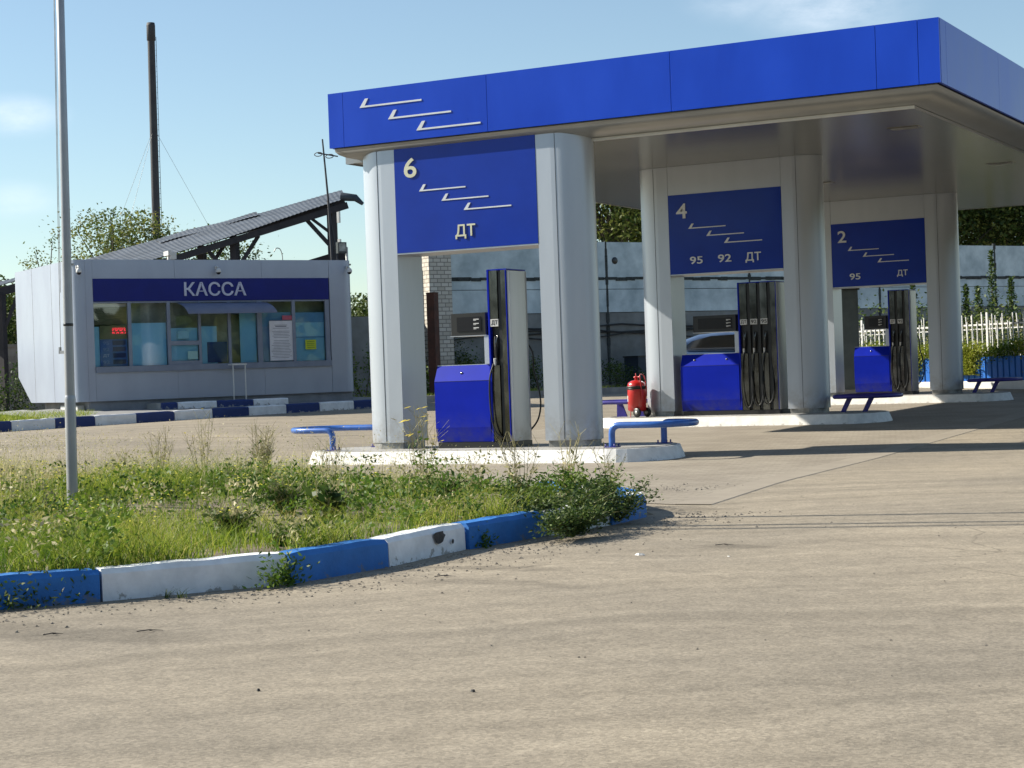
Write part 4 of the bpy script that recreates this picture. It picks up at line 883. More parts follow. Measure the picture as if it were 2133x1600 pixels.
corrug('upper_roof_sheet', L0(.30, .7)+Vector((0, 0, .03))-off, L0(.68, .7)+Vector((0, 0, .03))-off, L0(.68, 1.02)+Vector((0, 0, .03))-off, L0(.30, 1.02)+Vector((0, 0, .03))-off, SLATE, sh, 26)
b = MB()
for f, dz in ((.02, -.18), (.5, -.2)):
    p, q = A.lerp(D2, f)-off, B_.lerp(C2, f)-off; b.bar(p+Vector((0, 0, dz+.03)), q+Vector((0, 0, dz-.02)), .12, .18)
b.build('beam', WOOD, sh)
b = MB(); q = B_-off; b.tube([q+Vector((-.2, 0, .06)), q+Vector((.2, .1, .0)), q+Vector((.4, .15, -.18))], [.12, .10, .05], 8); b.build('ridge_end', SLATE, sh)
for u_, v_, D_ in ((690, 425, 50.2), (488, 492, 50.2), (420, 512, 54.5)):
    P = Vector(ptD(u_, v_, D_)); b = MB(); l = P-off; b.bar(l, (l.x, l.y, .4), .2); po = b.build('post', WOOD, sh)
    dr = (B_-A).normalized(); b = MB()
    b.bar(l-dr*.75+Vector((0, 0, -.2)), l+Vector((0, 0, -1.25)), .11)
    if u_ != 690: b.bar(l+dr*.7+Vector((0, 0, -.2)), l+Vector((0, 0, -1.0)), .11)
    else: b.bar(l-dr*.62+Vector((0, 0, -.2)), l+Vector((0, 0, -.85)), .08)
    b.build('brace', WOOD, po)
# low dark roof by the antenna
t = thing('dark_hut', 'low dark hut roof behind the kiosk right end', 'hut', tuple(ptD(690, 700, 52)*np.array([1, 1, 0])))
q0, q1, q2, q3 = [Vector(ptD(*a_))-t.location for a_ in ((632, 545, 52), (712, 521, 52), (722, 524, 52), (722, 560, 52))]
b = MB(); dy = Vector((-.3, .5, 0)); poly = [q0, q1, q2, q3, Vector((q3.x, q3.y, 2.0)), Vector((q0.x, q0.y, 2.0))]
V = poly+[p+dy for p in poly]; n = 6; b.add(V, [tuple(range(n-1, -1, -1)), tuple(range(n, 2*n))]+[(i, (i+1) % n, n+(i+1) % n, n+i) for i in range(n)]); b.build('walls_and_roof', WOOD, t)
# antennas
t = thing('radio_antenna', 'thin leaning antenna mast with a short cross arm', 'antenna', (0, 0, 0)); P0, P1 = Vector(ptD(692, 545, 46)), Vector(ptD(671.5, 290, 46)); t.location = (P0.x, P0.y, 3.4)
o_ = t.location; b = MB(); b.tube([P0-o_, P0.lerp(P1, .5)-o_+Vector((.03, 0, 0)), P1-o_], [.035, .028, .02], 6); b.build('mast', DS, t)
Q0, Q1 = Vector(ptD(662, 319, 46)), Vector(ptD(704, 326, 46)); b = MB(); b.tube([Q0-o_, Q1-o_], .018, 6)
for f in (0.02, .58): c_ = Q0.lerp(Q1, f)-o_; b.tube([c_+Vector((.12*math.cos(a), 0, .05*math.sin(a)-.03)) for a in [2*math.pi*i/12 for i in range(13)]], .012, 5)
b.build('cross_arm', DS, t)
P2 = Vector(ptD(704, 545, 46)); b = MB(); b.tube([P2-o_, P0.lerp(P1, .5)-o_], .02, 5); b.build('stay', DS, t)
P = Vector(ptD(703, 543, 60)); t = thing('cell_mast', 'slim mast carrying grey cellular antennas', 'antenna', (P.x, P.y, 1)); b = MB(); h_ = ptD(701, 418, 60)[2]-1; b.tube([(0, 0, 0), (0, 0, h_)], .04, 6); b.build('mast', GALV, t)
for dz_, l_ in ((-2.2, .9), (-1.9, 1.1), (-.95, .9), (-.75, .9)):
    b = MB(); dx_ = .1 if dz_ in (-2.2, -.75) else -.1; b.box((dx_-.05, -.05, h_+dz_), (dx_+.05, .05, h_+dz_+l_)); b.build('panel_antenna', LBL, t)
P = Vector(ptD(711, 518, 45)); t = thing('floodlight', 'small square floodlight on a post above the kiosk', 'floodlight', (P.x, P.y, P.z), TH)
b = MB(); b.box((-.12, -.06, -.12), (.12, .06, .16)); b.build('lamp_body', BLACK, t); b = MB(); b.box((-.09, -.064, -.07), (.09, -.0605, .13)); b.build('lens', GALV, t); b = MB(); b.box((.12, -.03, -1.0), (.17, .03, .04)); b.build('post', LBL, t)

# shed at far left, old wall, hut
sh2 = thing('timber_shelter', 'old timber shelter with grey roof at the left edge', 'shelter', (0, 0, 0)); P = ptD(10, 700, 52); sh2.location = (P[0], P[1], 0); o_ = sh2.location
A, B_, C2, D2 = [Vector(ptD(*a_))-o_ for a_ in ((-160, 640, 50), (40, 584, 50), (60, 574, 55), (-140, 610, 55))]
corrug('corrugated_roof', A, B_, C2, D2, SLATE, sh2, 16)
b = MB(); b.bar(A+Vector((0, 0, -.15)), B_+Vector((0, 0, -.17)), .12, .22); b.build('beam', WOOD, sh2)
P = Vector(ptD(3, 610, 50))-o_; b = MB(); b.bar(P, (P.x, P.y, .4), .16); po = b.build('post', WOOD, sh2); b = MB(); b.bar(P+Vector((.35, .35, .1)), P+Vector((0, 0, -1.1)), .10); b.build('brace', WOOD, po)
P = ptD(-60, 700, 51); o = MB().box((-6, 0, 0), (6, .25, 1.95)).box((-6, -.04, 1.951), (6, .29, 2.03)).build('old_low_wall', mat('stained_plaster', (.34, .32, .29), (.16, .15, .13), .9, scale=1.4), None)
o.location = (P[0], P[1], .35); o.rotation_euler.z = TH-R(30); tag(o, 'stained low grey wall left of the kiosk', 'wall')
# metal cabinet behind dispenser 2
P = ptD(1772, 815, 44.5); t = thing('metal_booth', 'tall grey-green metal booth behind the farthest dispenser', 'booth', (P[0], P[1], .30), TH-R(20))
GG = mat('grey_green_steel', (.15, .18, .18), (.10, .12, .12), .5, .2, scale=2)
b = MB(); b.box((-.30, 0, .12), (.27, 1.0, 2.55)); b.build('body', GG, t); b = MB(); b.box((-.25, -.02, .2), (.2, -.001, 2.35)); b.build('door', GG, t); b = MB(); b.box((-.33, -.05, 2.551), (.30, 1.05, 2.6)); b.build('roof', BLACK, t)
b = MB(); b.box((-.3, -.02, 0), (.27, .9, .11)); b.build('base', CONC, t)

# ------------------------------------------------------------------ planter fence on the right
t = thing('picket_fence', 'white metal picket fence with a pale base behind the islands', 'fence', (0, 0, 0))
PA, PB = onT(1780, 806), onT(2200, 812); PA, PB = Vector(PA), Vector(PB); dirp = (PB-PA); dirp.z = 0; LN = dirp.length; dirp.normalize()
t.location = (PA.x, PA.y, .30); t.rotation_euler.z = math.atan2(dirp.y, dirp.x)
WP = mat('white_fence_paint', (.78, .78, .76), (.68, .68, .66), .5, scale=3)
b = MB(); b.box((-3, 0, -.05), (LN+4, .25, .20)); b.build('base_wall', WP, t)
CB = mat('bright_blue_sheet', (.01, .16, .62), (.01, .13, .52), .45, scale=2)
b = MB(); n = int((LN+7)/.2)
for i in range(n):
    x_ = -3+i*.2; b.add([(x_, .03, .201), (x_+.14, .03, .201), (x_+.16, .06, .201), (x_+.2, .06, .201), (x_, .03, .80), (x_+.14, .03, .80), (x_+.16, .06, .80), (x_+.2, .06, .80)], [(0, 1, 5, 4), (1, 2, 6, 5), (2, 3, 7, 6)])
b.box((-3, .07, .2), (LN+4, .12, .78)); b.build('blue_corrugated_sheet', CB, t)
b = MB(); b.box((-3, .13, 1.58), (LN+4, .16, 1.62)); b.box((-3, .14, .9), (LN+4, .16, .93)); b.build('rail', WP, t)
i = 0; x_ = -2.9
while x_ < LN+3.9:
    big = i % 9 == 0; hh = 1.86 if i % 2 == 0 else 1.68
    b = MB(); r_ = .010 if not big else .03
    b.box((x_-r_, .105 if not big else .1, .5), (x_+r_, .129, 1.9 if big else hh)); b.build('picket' if not big else 'post', WP, t); x_ += .175; i += 1
# second, rear row of pickets with a leaning frame
t2 = thing('rear_picket_fence', 'second row of leaning white pickets behind the first, among the ivy', 'fence', tuple(t.location), t.rotation_euler.z+R(1.5))
b = MB(); b.box((-3, 1.15, 1.50), (LN+4, 1.17, 1.53)); b.build('rail', WP, t2); x_ = -2.8
while x_ < LN+3.9:
    b = MB(); b.bar((x_, 1.14, .4), (x_+random.uniform(-.12, .05), 1.1, 1.75+random.uniform(-.1, .2)), .022, .022); b.build('picket', WP, t2); x_ += .26

# ------------------------------------------------------------------ car
def car():
    P = ptD(1522, 800, 47.5); t = thing('parked_car', 'light blue saloon car half hidden behind the middle dispenser', 'car', (P[0], P[1], ter(P[0], P[1])+.24), R(24))
    CP = mat('pale_blue_car_paint', (.14, .22, .38), (.13, .20, .35), .3, .4, coat=.8); GLS = mat('dark_car_glass', (.015, .02, .025), rough=.05, coat=1)
    prof = [(-2.2, .25, .70, .72), (-2.12, .22, .92, .80), (-1.7, .2, 1.0, .86), (-1.2, .2, 1.0, .89), (-.4, .2, .97, .90), (.5, .2, .94, .90), (1.2, .2, .90, .88), (1.9, .22, .78, .82), (2.15, .28, .60, .72)]
    def loft(st, n=12, smooth=True):
        V = []; Fs = []
        for (x, zb, zt, w) in st:
            for i in range(n):
                a = 2*math.pi*i/n; c, s = math.cos(a), math.sin(a); y = w*math.copysign(abs(c)**.35, c); z = (zb+zt)/2+(zt-zb)/2*math.copysign(abs(s)**.5, s); V.append((x, y, z))
        for j in range(len(st)-1):
            for i in range(n): Fs.append((j*n+i, j*n+(i+1) % n, (j+1)*n+(i+1) % n, (j+1)*n+i))
        Fs.append(tuple(range(n-1, -1, -1))); Fs.append(tuple((len(st)-1)*n+i for i in range(n))); return V, Fs
    b = MB(); b.add(*loft(prof, 20), smooth=True); b.build('body', CP, t)
    gl = [(-1.75, .80, 1.0, .72), (-1.3, .8, 1.22, .68), (-.8, .8, 1.38, .64), (-.1, .8, 1.44, .62), (.5, .8, 1.37, .64), (.95, .8, 1.18, .70), (1.4, .8, .93, .76)]
    b = MB(); b.add(*loft(gl, 20), smooth=True); b.build('roof_and_pillars', CP, t)
    for s in (-1, 1):
        out = [(-1.25, 1.02), (-1.0, 1.20), (-.5, 1.32), (.1, 1.34), (.5, 1.28), (1.0, 1.0)]
        b = MB(); V = [(x, s*(.80-(z-1.0)*.36), z) for x, z in out]+[(x, s*(.74-(z-1.0)*.36), z) for x, z in out]; n = len(out)
        b.add(V, [tuple(range(n)), tuple(range(2*n-1, n-1, -1))]+[(i, (i+1) % n, n+(i+1) % n, n+i) for i in range(n)]); b.build('side_window', GLS, t)
        b = MB(); b.box((-2.17, s*.5-.16, .72), (-2.10, s*.5+.2, .86)); b.box((-2.12, s*.76-.05, .73), (-1.9, s*.79+.03 if s > 0 else s*.79+.03, .85)); b.build('tail_light', RED, t)
        for x in (-1.35, 1.35):
            b = MB(); b.lathe([(0, -.1), (.28, -.1), (.31, -.07), (.31, .07), (.28, .1), (0, .1)], (x, s*.78, .18), 20, axis='y'); wh = b.build('wheel', RUBBER, t)
            b = MB(); b.lathe([(0, -.115), (.2, -.105), (.2, .105), (0, .115)], (x, s*.78, .18), 16, axis='y'); b.build('rim', GALV, wh)
    b = MB(); b.add([(-1.72, -.55, 1.03), (-1.72, .55, 1.03), (-1.2, .52, 1.27), (-1.2, -.52, 1.27)], [(0, 1, 2, 3)]); b.build('rear_window', GLS, t)
car()

# ------------------------------------------------------------------ vegetation
GRASS = leafmat('verge_grass', [(.07, .15, .012), (.16, .26, .02), (.32, .40, .04), (.50, .50, .09), (.62, .52, .22)], .45)
LEAFD = leafmat('dark_weed_leaf', [(.018, .045, .010), (.045, .09, .016), (.10, .16, .03), (.18, .22, .06)], .3)
LEAFM = leafmat('weed_leaf', [(.04, .10, .012), (.10, .19, .022), (.20, .28, .035)], .4)
DRY = leafmat('dry_stems', [(.12, .14, .04), (.46, .44, .20), (.66, .58, .35)], .35)
TREEL = leafmat('tree_leaf', [(.018, .04, .008), (.05, .09, .016), (.11, .15, .03), (.17, .19, .04)], .35)
TREEY = leafmat('light_tree_leaf', [(.05, .09, .02), (.10, .15, .03), (.17, .20, .04), (.26, .25, .06)], .4)
IVY = leafmat('ivy_leaf', [(.04, .10, .01), (.13, .21, .02), (.28, .34, .04), (.38, .40, .06)], .4)
YEL = mat('yellow_petals', (.80, .62, .01), (.65, .5, .01), .5, scale=30)
def leafquads(C, size, up=.5, asp=.55):     # C (n,3) centres -> quads with random directions
    n = len(C); d = rng.normal(size=(n, 3)); d[:, 2] = np.abs(d[:, 2])*up; d /= np.linalg.norm(d, axis=1)[:, None]
    e = np.cross(d, rng.normal(size=(n, 3))); e /= np.linalg.norm(e, axis=1)[:, None]
    s = (size*rng.uniform(.6, 1.3, n))[:, None]
    V = np.stack([C-e*s*asp*.25, C+d*s*.45+e*s*asp*.5*0+e*s*asp*.5, C+d*s, C+d*s*.45-e*s*asp*.5], 1).reshape(-1, 3)
    q = np.arange(n*4).reshape(n, 4); return V, q
def blades(X, Y, Z, h, w, lean=.35, seg=3):
    n = len(X); a = rng.uniform(0, 2*np.pi, n); ln = lean*h*rng.uniform(.2, 1.6, n); b = rng.uniform(0, 2*np.pi, n)
    ex, ey = np.cos(b)*w/2, np.sin(b)*w/2; V = np.zeros((n, seg*2, 3)); 
    for i in range(seg):
        f = i/(seg-1); wf = (1-f*.9); cx = X+np.cos(a)*ln*f*f; cy_ = Y+np.sin(a)*ln*f*f; cz = Z+h*f*(1-.12*f)
        V[:, 2*i] = np.stack([cx-ex*wf, cy_-ey*wf, cz], 1); V[:, 2*i+1] = np.stack([cx+ex*wf, cy_+ey*wf, cz], 1)
    base = np.arange(n)[:, None]*seg*2; q = []
    for i in range(seg-1): q.append(np.concatenate([base+2*i, base+2*i+1, base+2*i+3, base+2*i+2], 1))
    return V.reshape(-1, 3), np.concatenate(q, 0)
def inpoly(x, y, P):
    c = np.zeros(len(x), bool); n = len(P)
    for i in range(n):
        x1, y1 = P[i]; x2, y2 = P[(i+1) % n]
        with np.errstate(divide='ignore', invalid='ignore'):
            c ^= ((y1 > y) != (y2 > y)) & (x < (x2-x1)*(y-y1)/(y2-y1+1e-12)+x1)
    return c
VP = [(6.48, -11.72), (6.53, -10.9), (6.50, -9.9), (6.6, -8.95), (6.7, -8.2), (6.67, -7.55), (6.48, -7.15), (6.02, -6.62), (5.43, -5.97), (4.8, -5.42), (2.8, -4.6), (1.7, -4.15), (.9, -4.0), (-1.65, -3.4), (-4.3, -3.0), (-8, -2.6), (-9, -7), (-4, -13), (3.9, -15.1), (5.2, -13.45), (5.86, -12.65)]
def vz(x, y):     # verge soil height: level with the kerb in front, flush behind
    d = np.clip((-y-4.3)/3.5, 0, 1); return .02+.12*d*d*(3-2*d)
def pnoise(x, y, s, seed):
    r = np.random.default_rng(seed); v = np.zeros_like(x)
    for i in range(6): a = r.uniform(0, 6.28); f = s*r.uniform(.6, 2.2); v += np.sin((x*math.cos(a)+y*math.sin(a))*f+r.uniform(0, 6.28))
    return v/6
# soil
gx = np.arange(-9, 7.2, .3); gy = np.arange(-15.3, -2.3, .3); Xg, Yg = np.meshgrid(gx, gy)
ins = inpoly(Xg.ravel()+.0, Yg.ravel(), VP).reshape(Xg.shape)
Zg = np.where(ins, vz(Xg, Yg), -.06); 
Zs = Zg+np.where(ins, .02*pnoise(Xg, Yg, 3, 3), 0); nx = len(gx)
V = np.stack([Xg, Yg, Zs], 2).reshape(-1, 3); q = [(j*nx+i, j*nx+i+1, (j+1)*nx+i+1, (j+1)*nx+i) for j in range(len(gy)-1) for i in range(nx-1) if ins[j, i] or ins[j, i+1] or ins[j+1, i] or ins[j+1, i+1]]
SOIL = mat('dry_soil', (.26, .21, .15), (.15, .12, .08), .95, scale=5, bump=.6, bscale=30)
o = npmesh('verge_soil', V, q, SOIL, smooth=True); o['kind'] = 'structure'
# triangulated polygon cap so the soil reaches the kerb
n = 300000; x = rng.uniform(-9, 6.9, n); y = rng.uniform(-15.3, -2.7, n); k = inpoly(x, y, VP)
rel = np.stack([x-CAM[0], y-CAM[1], 0*x-CAM[2]], 1); uu = 1066.5+F*(rel@RR)/(rel@FF); k &= (uu > -160) & ((rel@FF) > 1)
dens = np.clip(.50+1.25*pnoise(x, y, 2.1, 8)-.75*np.clip((x-4.6)/2.0, 0, 1)*np.clip((y+9.5)/2, 0, 1)-.4*np.clip((y+5.6)/1.2, 0, 1), .04, 1); k &= rng.random(n) < dens
x, y = x[k], y[k]; hn = pnoise(x, y, 1.3, 21); h = np.clip(.13+.15*hn+.10*pnoise(x, y, 4.5, 91)+rng.normal(0, .05, len(x)), .03, .46); h *= np.where((x > 4.6) & (y > -8.5), .6, 1)*(1+.7*np.clip((3.4-x)/1.5, 0, 1)*np.clip((y+9)/1.5, 0, 1)*rng.uniform(.2, 1.2, len(x)))
V, q = blades(x, y, vz(x, y)-.01, h, rng.uniform(.0035, .008, len(x)), .75)
tn = np.clip(.42+.45*pnoise(x, y, .9, 33)+.55*pnoise(x, y, 3.2, 34)+rng.normal(0, .17, len(x))+.22*np.clip((y+6.5)/3, 0, 1), 0, 1)
o = npmesh('verge_grass', V, q, GRASS, tint=np.repeat(tn, 6)); tag(o, kind='stuff')
# low broad-leaved cover
n = 26000; x = rng.uniform(-6, 6.7, n); y = rng.uniform(-15, -3.2, n); k = inpoly(x, y, VP) & (pnoise(x, y, 1.7, 55) > .02); rel = np.stack([x-CAM[0], y-CAM[1], 0*x-CAM[2]], 1); uu = 1066.5+F*(rel@RR)/(rel@FF); k &= uu > -100
x, y = x[k], y[k]; C = np.stack([x, y, vz(x, y)+rng.uniform(.01, .15, len(x))], 1); V, q = leafquads(C, .036, .8, .6)
o = npmesh('ground_leaves', V, q, LEAFM, tint=np.repeat(rng.random(len(x)), 4)); tag(o, kind='stuff')
# long growth leaning out over the front kerb
ex = []; ky = []
for i in range(1, len(path)-3):
    for j in range(520 if i < 5 else 200): f = rng.random(); d_o = .16+abs(rng.normal(0, .06)); ex.append(path[i][0]*(1-f)+path[i+1][0]*f-d_o*.85); ky.append(path[i][1]*(1-f)+path[i+1][1]*f+d_o*.4)
ex, ky = np.array(ex), np.array(ky); k = pnoise(ex, ky, 4, 71) > -.12; ex, ky = ex[k], ky[k]
V, q = blades(ex, ky, vz(ex, ky), rng.uniform(.05, .26, len(ex)), np.full(len(ex), .007), 1.0)
tag(npmesh('kerbside_grass', V, q, GRASS, tint=np.repeat(np.clip(rng.normal(.42, .25, len(ex)), 0, 1), 6)), kind='stuff')
# broad-leaved clumps of several greens
def clumps(name, nc, per, m, seed, hmin, hmax, ls, wd):
    r = np.random.default_rng(seed); cx = r.uniform(-5, 6.4, nc*3); cy_ = r.uniform(-14, -4.2, nc*3); k = inpoly(cx, cy_, VP); cx, cy_ = cx[k][:nc], cy_[k][:nc]; hh = r.uniform(hmin, hmax, len(cx)); i_ = r.integers(0, len(cx), len(cx)*per)
    f = r.random(len(i_))**.7; C = np.stack([cx[i_]+r.normal(0, wd, len(i_))*(.5+f), cy_[i_]+r.normal(0, wd, len(i_))*(.5+f), vz(cx[i_], cy_[i_])+hh[i_]*f], 1); V, q = leafquads(C, ls, .9, .45)
    tag(npmesh(name, V, q, m, tint=np.repeat(np.clip(r.random(len(cx))[i_]*.7+r.random(len(i_))*.3, 0, 1), 4)), kind='stuff')
clumps('green_ground_cover', 170, 130, LEAFM, 5, .08, .34, .042, .07)
clumps('dark_ground_cover', 34, 150, LEAFD, 6, .08, .2, .04, .08)
clumps('dry_ground_cover', 90, 90, DRY, 7, .14, .38, .04, .08)
# pale dry stalks with seed heads standing out of the back of the verge
n = 3200; x = rng.uniform(-4.5, 5.2, n); y = rng.uniform(-8.5, -4.4, n); k = inpoly(x, y, VP) & (pnoise(x, y, 1.2, 17)+.12*rng.normal(size=n) > .05); x, y = x[k], y[k]; hh = rng.uniform(.2, .66, len(x))*np.where(x > 3, .6, 1)
V, q = blades(x, y, vz(x, y), hh, np.full(len(x), .0065), .3); tag(npmesh('dry_stalks', V, q, DRY, tint=np.repeat(rng.uniform(.6, 1, len(x)), 6)), kind='stuff')
tips = V.reshape(-1, 6, 3)[:, 4]; i_ = rng.integers(0, len(tips), len(tips)*9); C = tips[i_]+rng.normal(size=(len(i_), 3))*np.array([.03, .03, .05]); V, q = leafquads(C, .018, .8, .5); tag(npmesh('seed_heads', V, q, DRY, tint=np.repeat(rng.uniform(.6, 1, len(i_)), 4)), kind='stuff')
# small yellow flowers scattered low: one mass nobody could count
n = 4200; x = rng.uniform(-3, 5.5, n); y = rng.uniform(-13, -4, n); k = inpoly(x, y, VP) & (pnoise(x, y, 1.6, 61) > .16); x, y = x[k], y[k]
b = MB()
for i in range(len(x)):
    z = float(vz(x[i], y[i]))+random.uniform(.16, .34); r_ = random.uniform(.008, .015); tl = random.uniform(-.4, .4)
    b.add([(x[i]+r_*math.cos(a), y[i]+r_*math.sin(a), z+r_*tl*math.cos(a)) for a in [2*math.pi*j/6 for j in range(6)]]+[(x[i], y[i], z+.004)], [(j, (j+1) % 6, 6) for j in range(6)])
tag(b.build('small_flowers', mat('pale_yellow_petals', (.85, .78, .05), (.75, .68, .05), .5), None), kind='stuff')

def stemmy(name, label, x, y, z, h, n, spread, mat_, flower=0, leaves=12, fl_r=.022, lsize=.07, group=None, seed=0, twig=5, r0=.0035, cat_='weed'):
    r = random.Random(seed); t = thing(name, label, cat_, (x, y, z), r.uniform(0, 6), group); b = MB(); tips = []; LC = []; 
    for i in range(n):
        a = r.uniform(0, 6.28); hh = h*r.uniform(.6, 1); sx = spread*r.uniform(.2, 1); p0 = Vector((math.cos(a)*.02, math.sin(a)*.02, -.02)); p2 = Vector((math.cos(a)*sx, math.sin(a)*sx, hh)); pm = p0.lerp(p2, .5)+Vector((r.uniform(-.03, .03), r.uniform(-.03, .03), .03))
        b.tube([p0, pm, p2], [r0, r0*.8, r0*.45], 4, caps=False); tips.append(p2)
        for j in range(twig):
            f = r.uniform(.45, .98); c = p0.lerp(p2, f); e_ = c+Vector((r.uniform(-1, 1), r.uniform(-1, 1), r.uniform(.5, 1.3)))*.09*h/.5; b.tube([c, e_], [r0*.5, r0*.35], 3, caps=False); tips.append(e_)
        for j in range(leaves): f = r.uniform(.03, .8)**1.2; c = p0.lerp(pm, f*2) if f < .5 else pm.lerp(p2, f*2-1); LC.append([c.x+r.uniform(-.02, .02), c.y+r.uniform(-.02, .02), c.z])
    me = b; V = np.array(me.v); q = np.array(me.f)
    npmesh('stems', V, q, DRY, t, tint=np.full(len(V), .75))
    if LC:
        V, q = leafquads(np.array(LC), lsize, .7, .4); npmesh('leaves', V, q, mat_, t, tint=np.repeat(rng.random(len(LC)), 4))
    if flower:
        b = MB()
        for tp in tips[:]:
            if r.random() < flower:
                rr = fl_r*r.uniform(.7, 1.2); tl = r.uniform(-.5, .5)
                b.add([(tp.x+rr*math.cos(a)*(1 if j % 2 else .75), tp.y+rr*math.sin(a)*(1 if j % 2 else .75), tp.z+rr*tl*math.cos(a)) for j, a in enumerate([2*math.pi*j/12 for j in range(12)])]+[(tp.x, tp.y, tp.z-.003)], [(j, (j+1) % 12, 12) for j in range(12)])
        if b.v: tag(b.build('flowers', YEL if flower < .45 else mat('seed_fluff', (.42, .38, .26), rough=.9), t), kind='stuff')
    return t
def on(u, v): P = onT(u, v); return P[0], P[1], float(vz(P[0], P[1]))
WG = 'tall weeds in the verge'
stemmy('flowering_weed', 'tall weed with bright yellow flowers before the nearest island base', *on(885, 1050), .78, 12, .18, LEAFM, .38, 6, .032, .06, WG, 1)
stemmy('flowering_weed', 'slender weed with small yellow tips right of the flagpole, tallest of the dry clump', *on(425, 1020), .80, 10, .22, DRY, .12, 5, .016, .05, WG, 2)
stemmy('seeded_weed', 'dry weed with pale seed heads left of the tallest dry clump', *on(330, 1018), .66, 14, .25, DRY, .5, 4, .010, .05, WG, 3)
stemmy('seeded_weed', 'dense pale dry weed at the back edge of the verge before the island rail', *on(545, 1020), .66, 34, .16, LEAFM, .5, 8, .008, .04, WG, 4)
stemmy('seeded_weed', 'dry weed just right of the flagpole top of the grass', *on(250, 1005), .42, 12, .2, DRY, .5, 4, .008, .05, WG, 5)
stemmy('seeded_weed', 'thin sparse weed before the left end of the nearest island', *on(690, 1035), .50, 12, .18, DRY, .5, 5, .007, .04, WG, 6)
stemmy('seeded_weed', 'thin brown weed between the yellow flowers and the leafy bush', *on(990, 1040), .36, 10, .2, DRY, .5, 5, .007, .04, WG, 7)
stemmy('seeded_weed', 'airy grey weed rising out of the left of the leafy bush', *on(1090, 1080), .55, 12, .2, DRY, .5, 6, .008, .05, WG, 8)
stemmy('seeded_weed', 'slim stalk leaning right out of the leafy bush', *on(1270, 1070), .52, 5, .22, DRY, .5, 6, .008, .05, WG, 9)
stemmy('seeded_weed', 'airy stalks at the top of the leafy bush', *on(1180, 1060), .55, 9, .2, DRY, .5, 6, .008, .05, WG, 10)
stemmy('leafy_weed', 'dark leafy weed at the left edge of the frame', *on(20, 1010), .24, 14, .18, LEAFD, 0, 18, .02, .07, WG, 12)
stemmy('leafy_weed', 'dark small weed left of the flagpole', *on(62, 1020), .30, 8, .12, LEAFD, 0, 14, .02, .06, WG, 13)
stemmy('leafy_weed', 'dark leafy patch at the foot of the dense pale weed', *on(480, 1020), .20, 22, .22, LEAFD, 0, 16, .02, .06, WG, 14)
stemmy('leafy_weed', 'dark leafy clump just right of the dense pale weed foot', *on(560, 1025), .14, 18, .12, LEAFD, 0, 14, .02, .05, WG, 15)
stemmy('leafy_weed', 'green bushy weed in front of the small brown one', *on(930, 1080), .22, 22, .18, LEAFM, 0, 16, .02, .06, WG, 16)
stemmy('leafy_weed', 'bright feathery weed left of the drooping dock', *on(600, 1110), .26, 40, .22, LEAFM, 0, 20, .02, .045, WG, 17)
stemmy('leafy_weed', 'dark feathery weed above the white stone', *on(490, 1160), .20, 40, .26, LEAFD, 0, 22, .02, .045, WG, 18)
stemmy('leafy_weed', 'green weed lapping over the joint between the long white and blue stones', *on(590, 1185), .14, 30, .12, LEAFM, 0, 14, .02, .04, WG, 19)
# weed spilling over the front kerb
def spill(label, u, v, w, n, seed, m=LEAFM, hz=.16, ls=.035):
    r = np.random.default_rng(seed); P = onT(u, v); t = thing('creeping_weed', label, 'weed', (P[0], P[1], 0), 0, 'weeds growing over the kerb')
    C = np.stack([r.normal(0, w*.35, n), r.normal(0, w, n), np.abs(r.normal(0, hz*.5, n))], 1); C = C[C[:, 2] < hz*1.6]
    V, q = leafquads(C, ls, .8, .4); npmesh('leaves', V, q, m, t, tint=np.repeat(r.random(len(C)), 4)); return t
spill('weed growing from the joint left of the blue stone', 590, 1222, .09, 420, 1)
spill('dark weed hanging over the stone at the far left', 70, 1262, .2, 700, 2, LEAFD)
spill('weed hanging over the blue stone left of the long white one', 188, 1252, .07, 320, 3, LEAFM)
spill('small grass tuft at the foot of the blue stone before the bush', 1010, 1140, .05, 120, 4, LEAFM, .12)
stemmy('dock_plant', 'dark dock plant with large drooping leaves in mid verge', *on(685, 1125), .30, 8, .12, LEAFD, 0, 12, .02, .11, WG, 33)
# tufts of coarse dark blades
def tuft(label, u, v, n, h, seed, m=LEAFD):
    x, y, z = on(u, v); t = thing('grass_tuft', label, 'grass tuft', (x, y, z), 0, 'coarse grass tufts'); X = rng.normal(0, .03, n); V, q = blades(X, rng.normal(0, .03, n), np.zeros(n)-.01, h*rng.uniform(.6, 1.1, n), np.full(n, .009), .8, 4)
    npmesh('leaves', V, q, m, t, tint=np.repeat(rng.random(n), 8))
tuft('coarse tuft of long dark blades near the left edge', 60, 1130, 16, .30, 1); tuft('coarse dark tuft right of the flagpole base', 238, 1120, 26, .24, 2); tuft('small coarse tuft in mid verge', 365, 1075, 8, .2, 3)
for (u_, lb_) in ((340, 'tiny dark tuft at the foot of the long white stone'), (372, 'tiny second tuft at the foot of the long white stone, right of the first')):
    P = onT(u_, 1246); t = thing('grass_tuft', lb_, 'grass tuft', (P[0]+.02, P[1], 0), 0, 'coarse grass tufts'); V, q = blades(rng.normal(0, .012, 10), rng.normal(0, .012, 10), np.zeros(10), .06*rng.uniform(.6, 1.1, 10), np.full(10, .008), .9, 4); npmesh('leaves', V, q, LEAFD, t, tint=np.repeat(rng.random(10), 8))
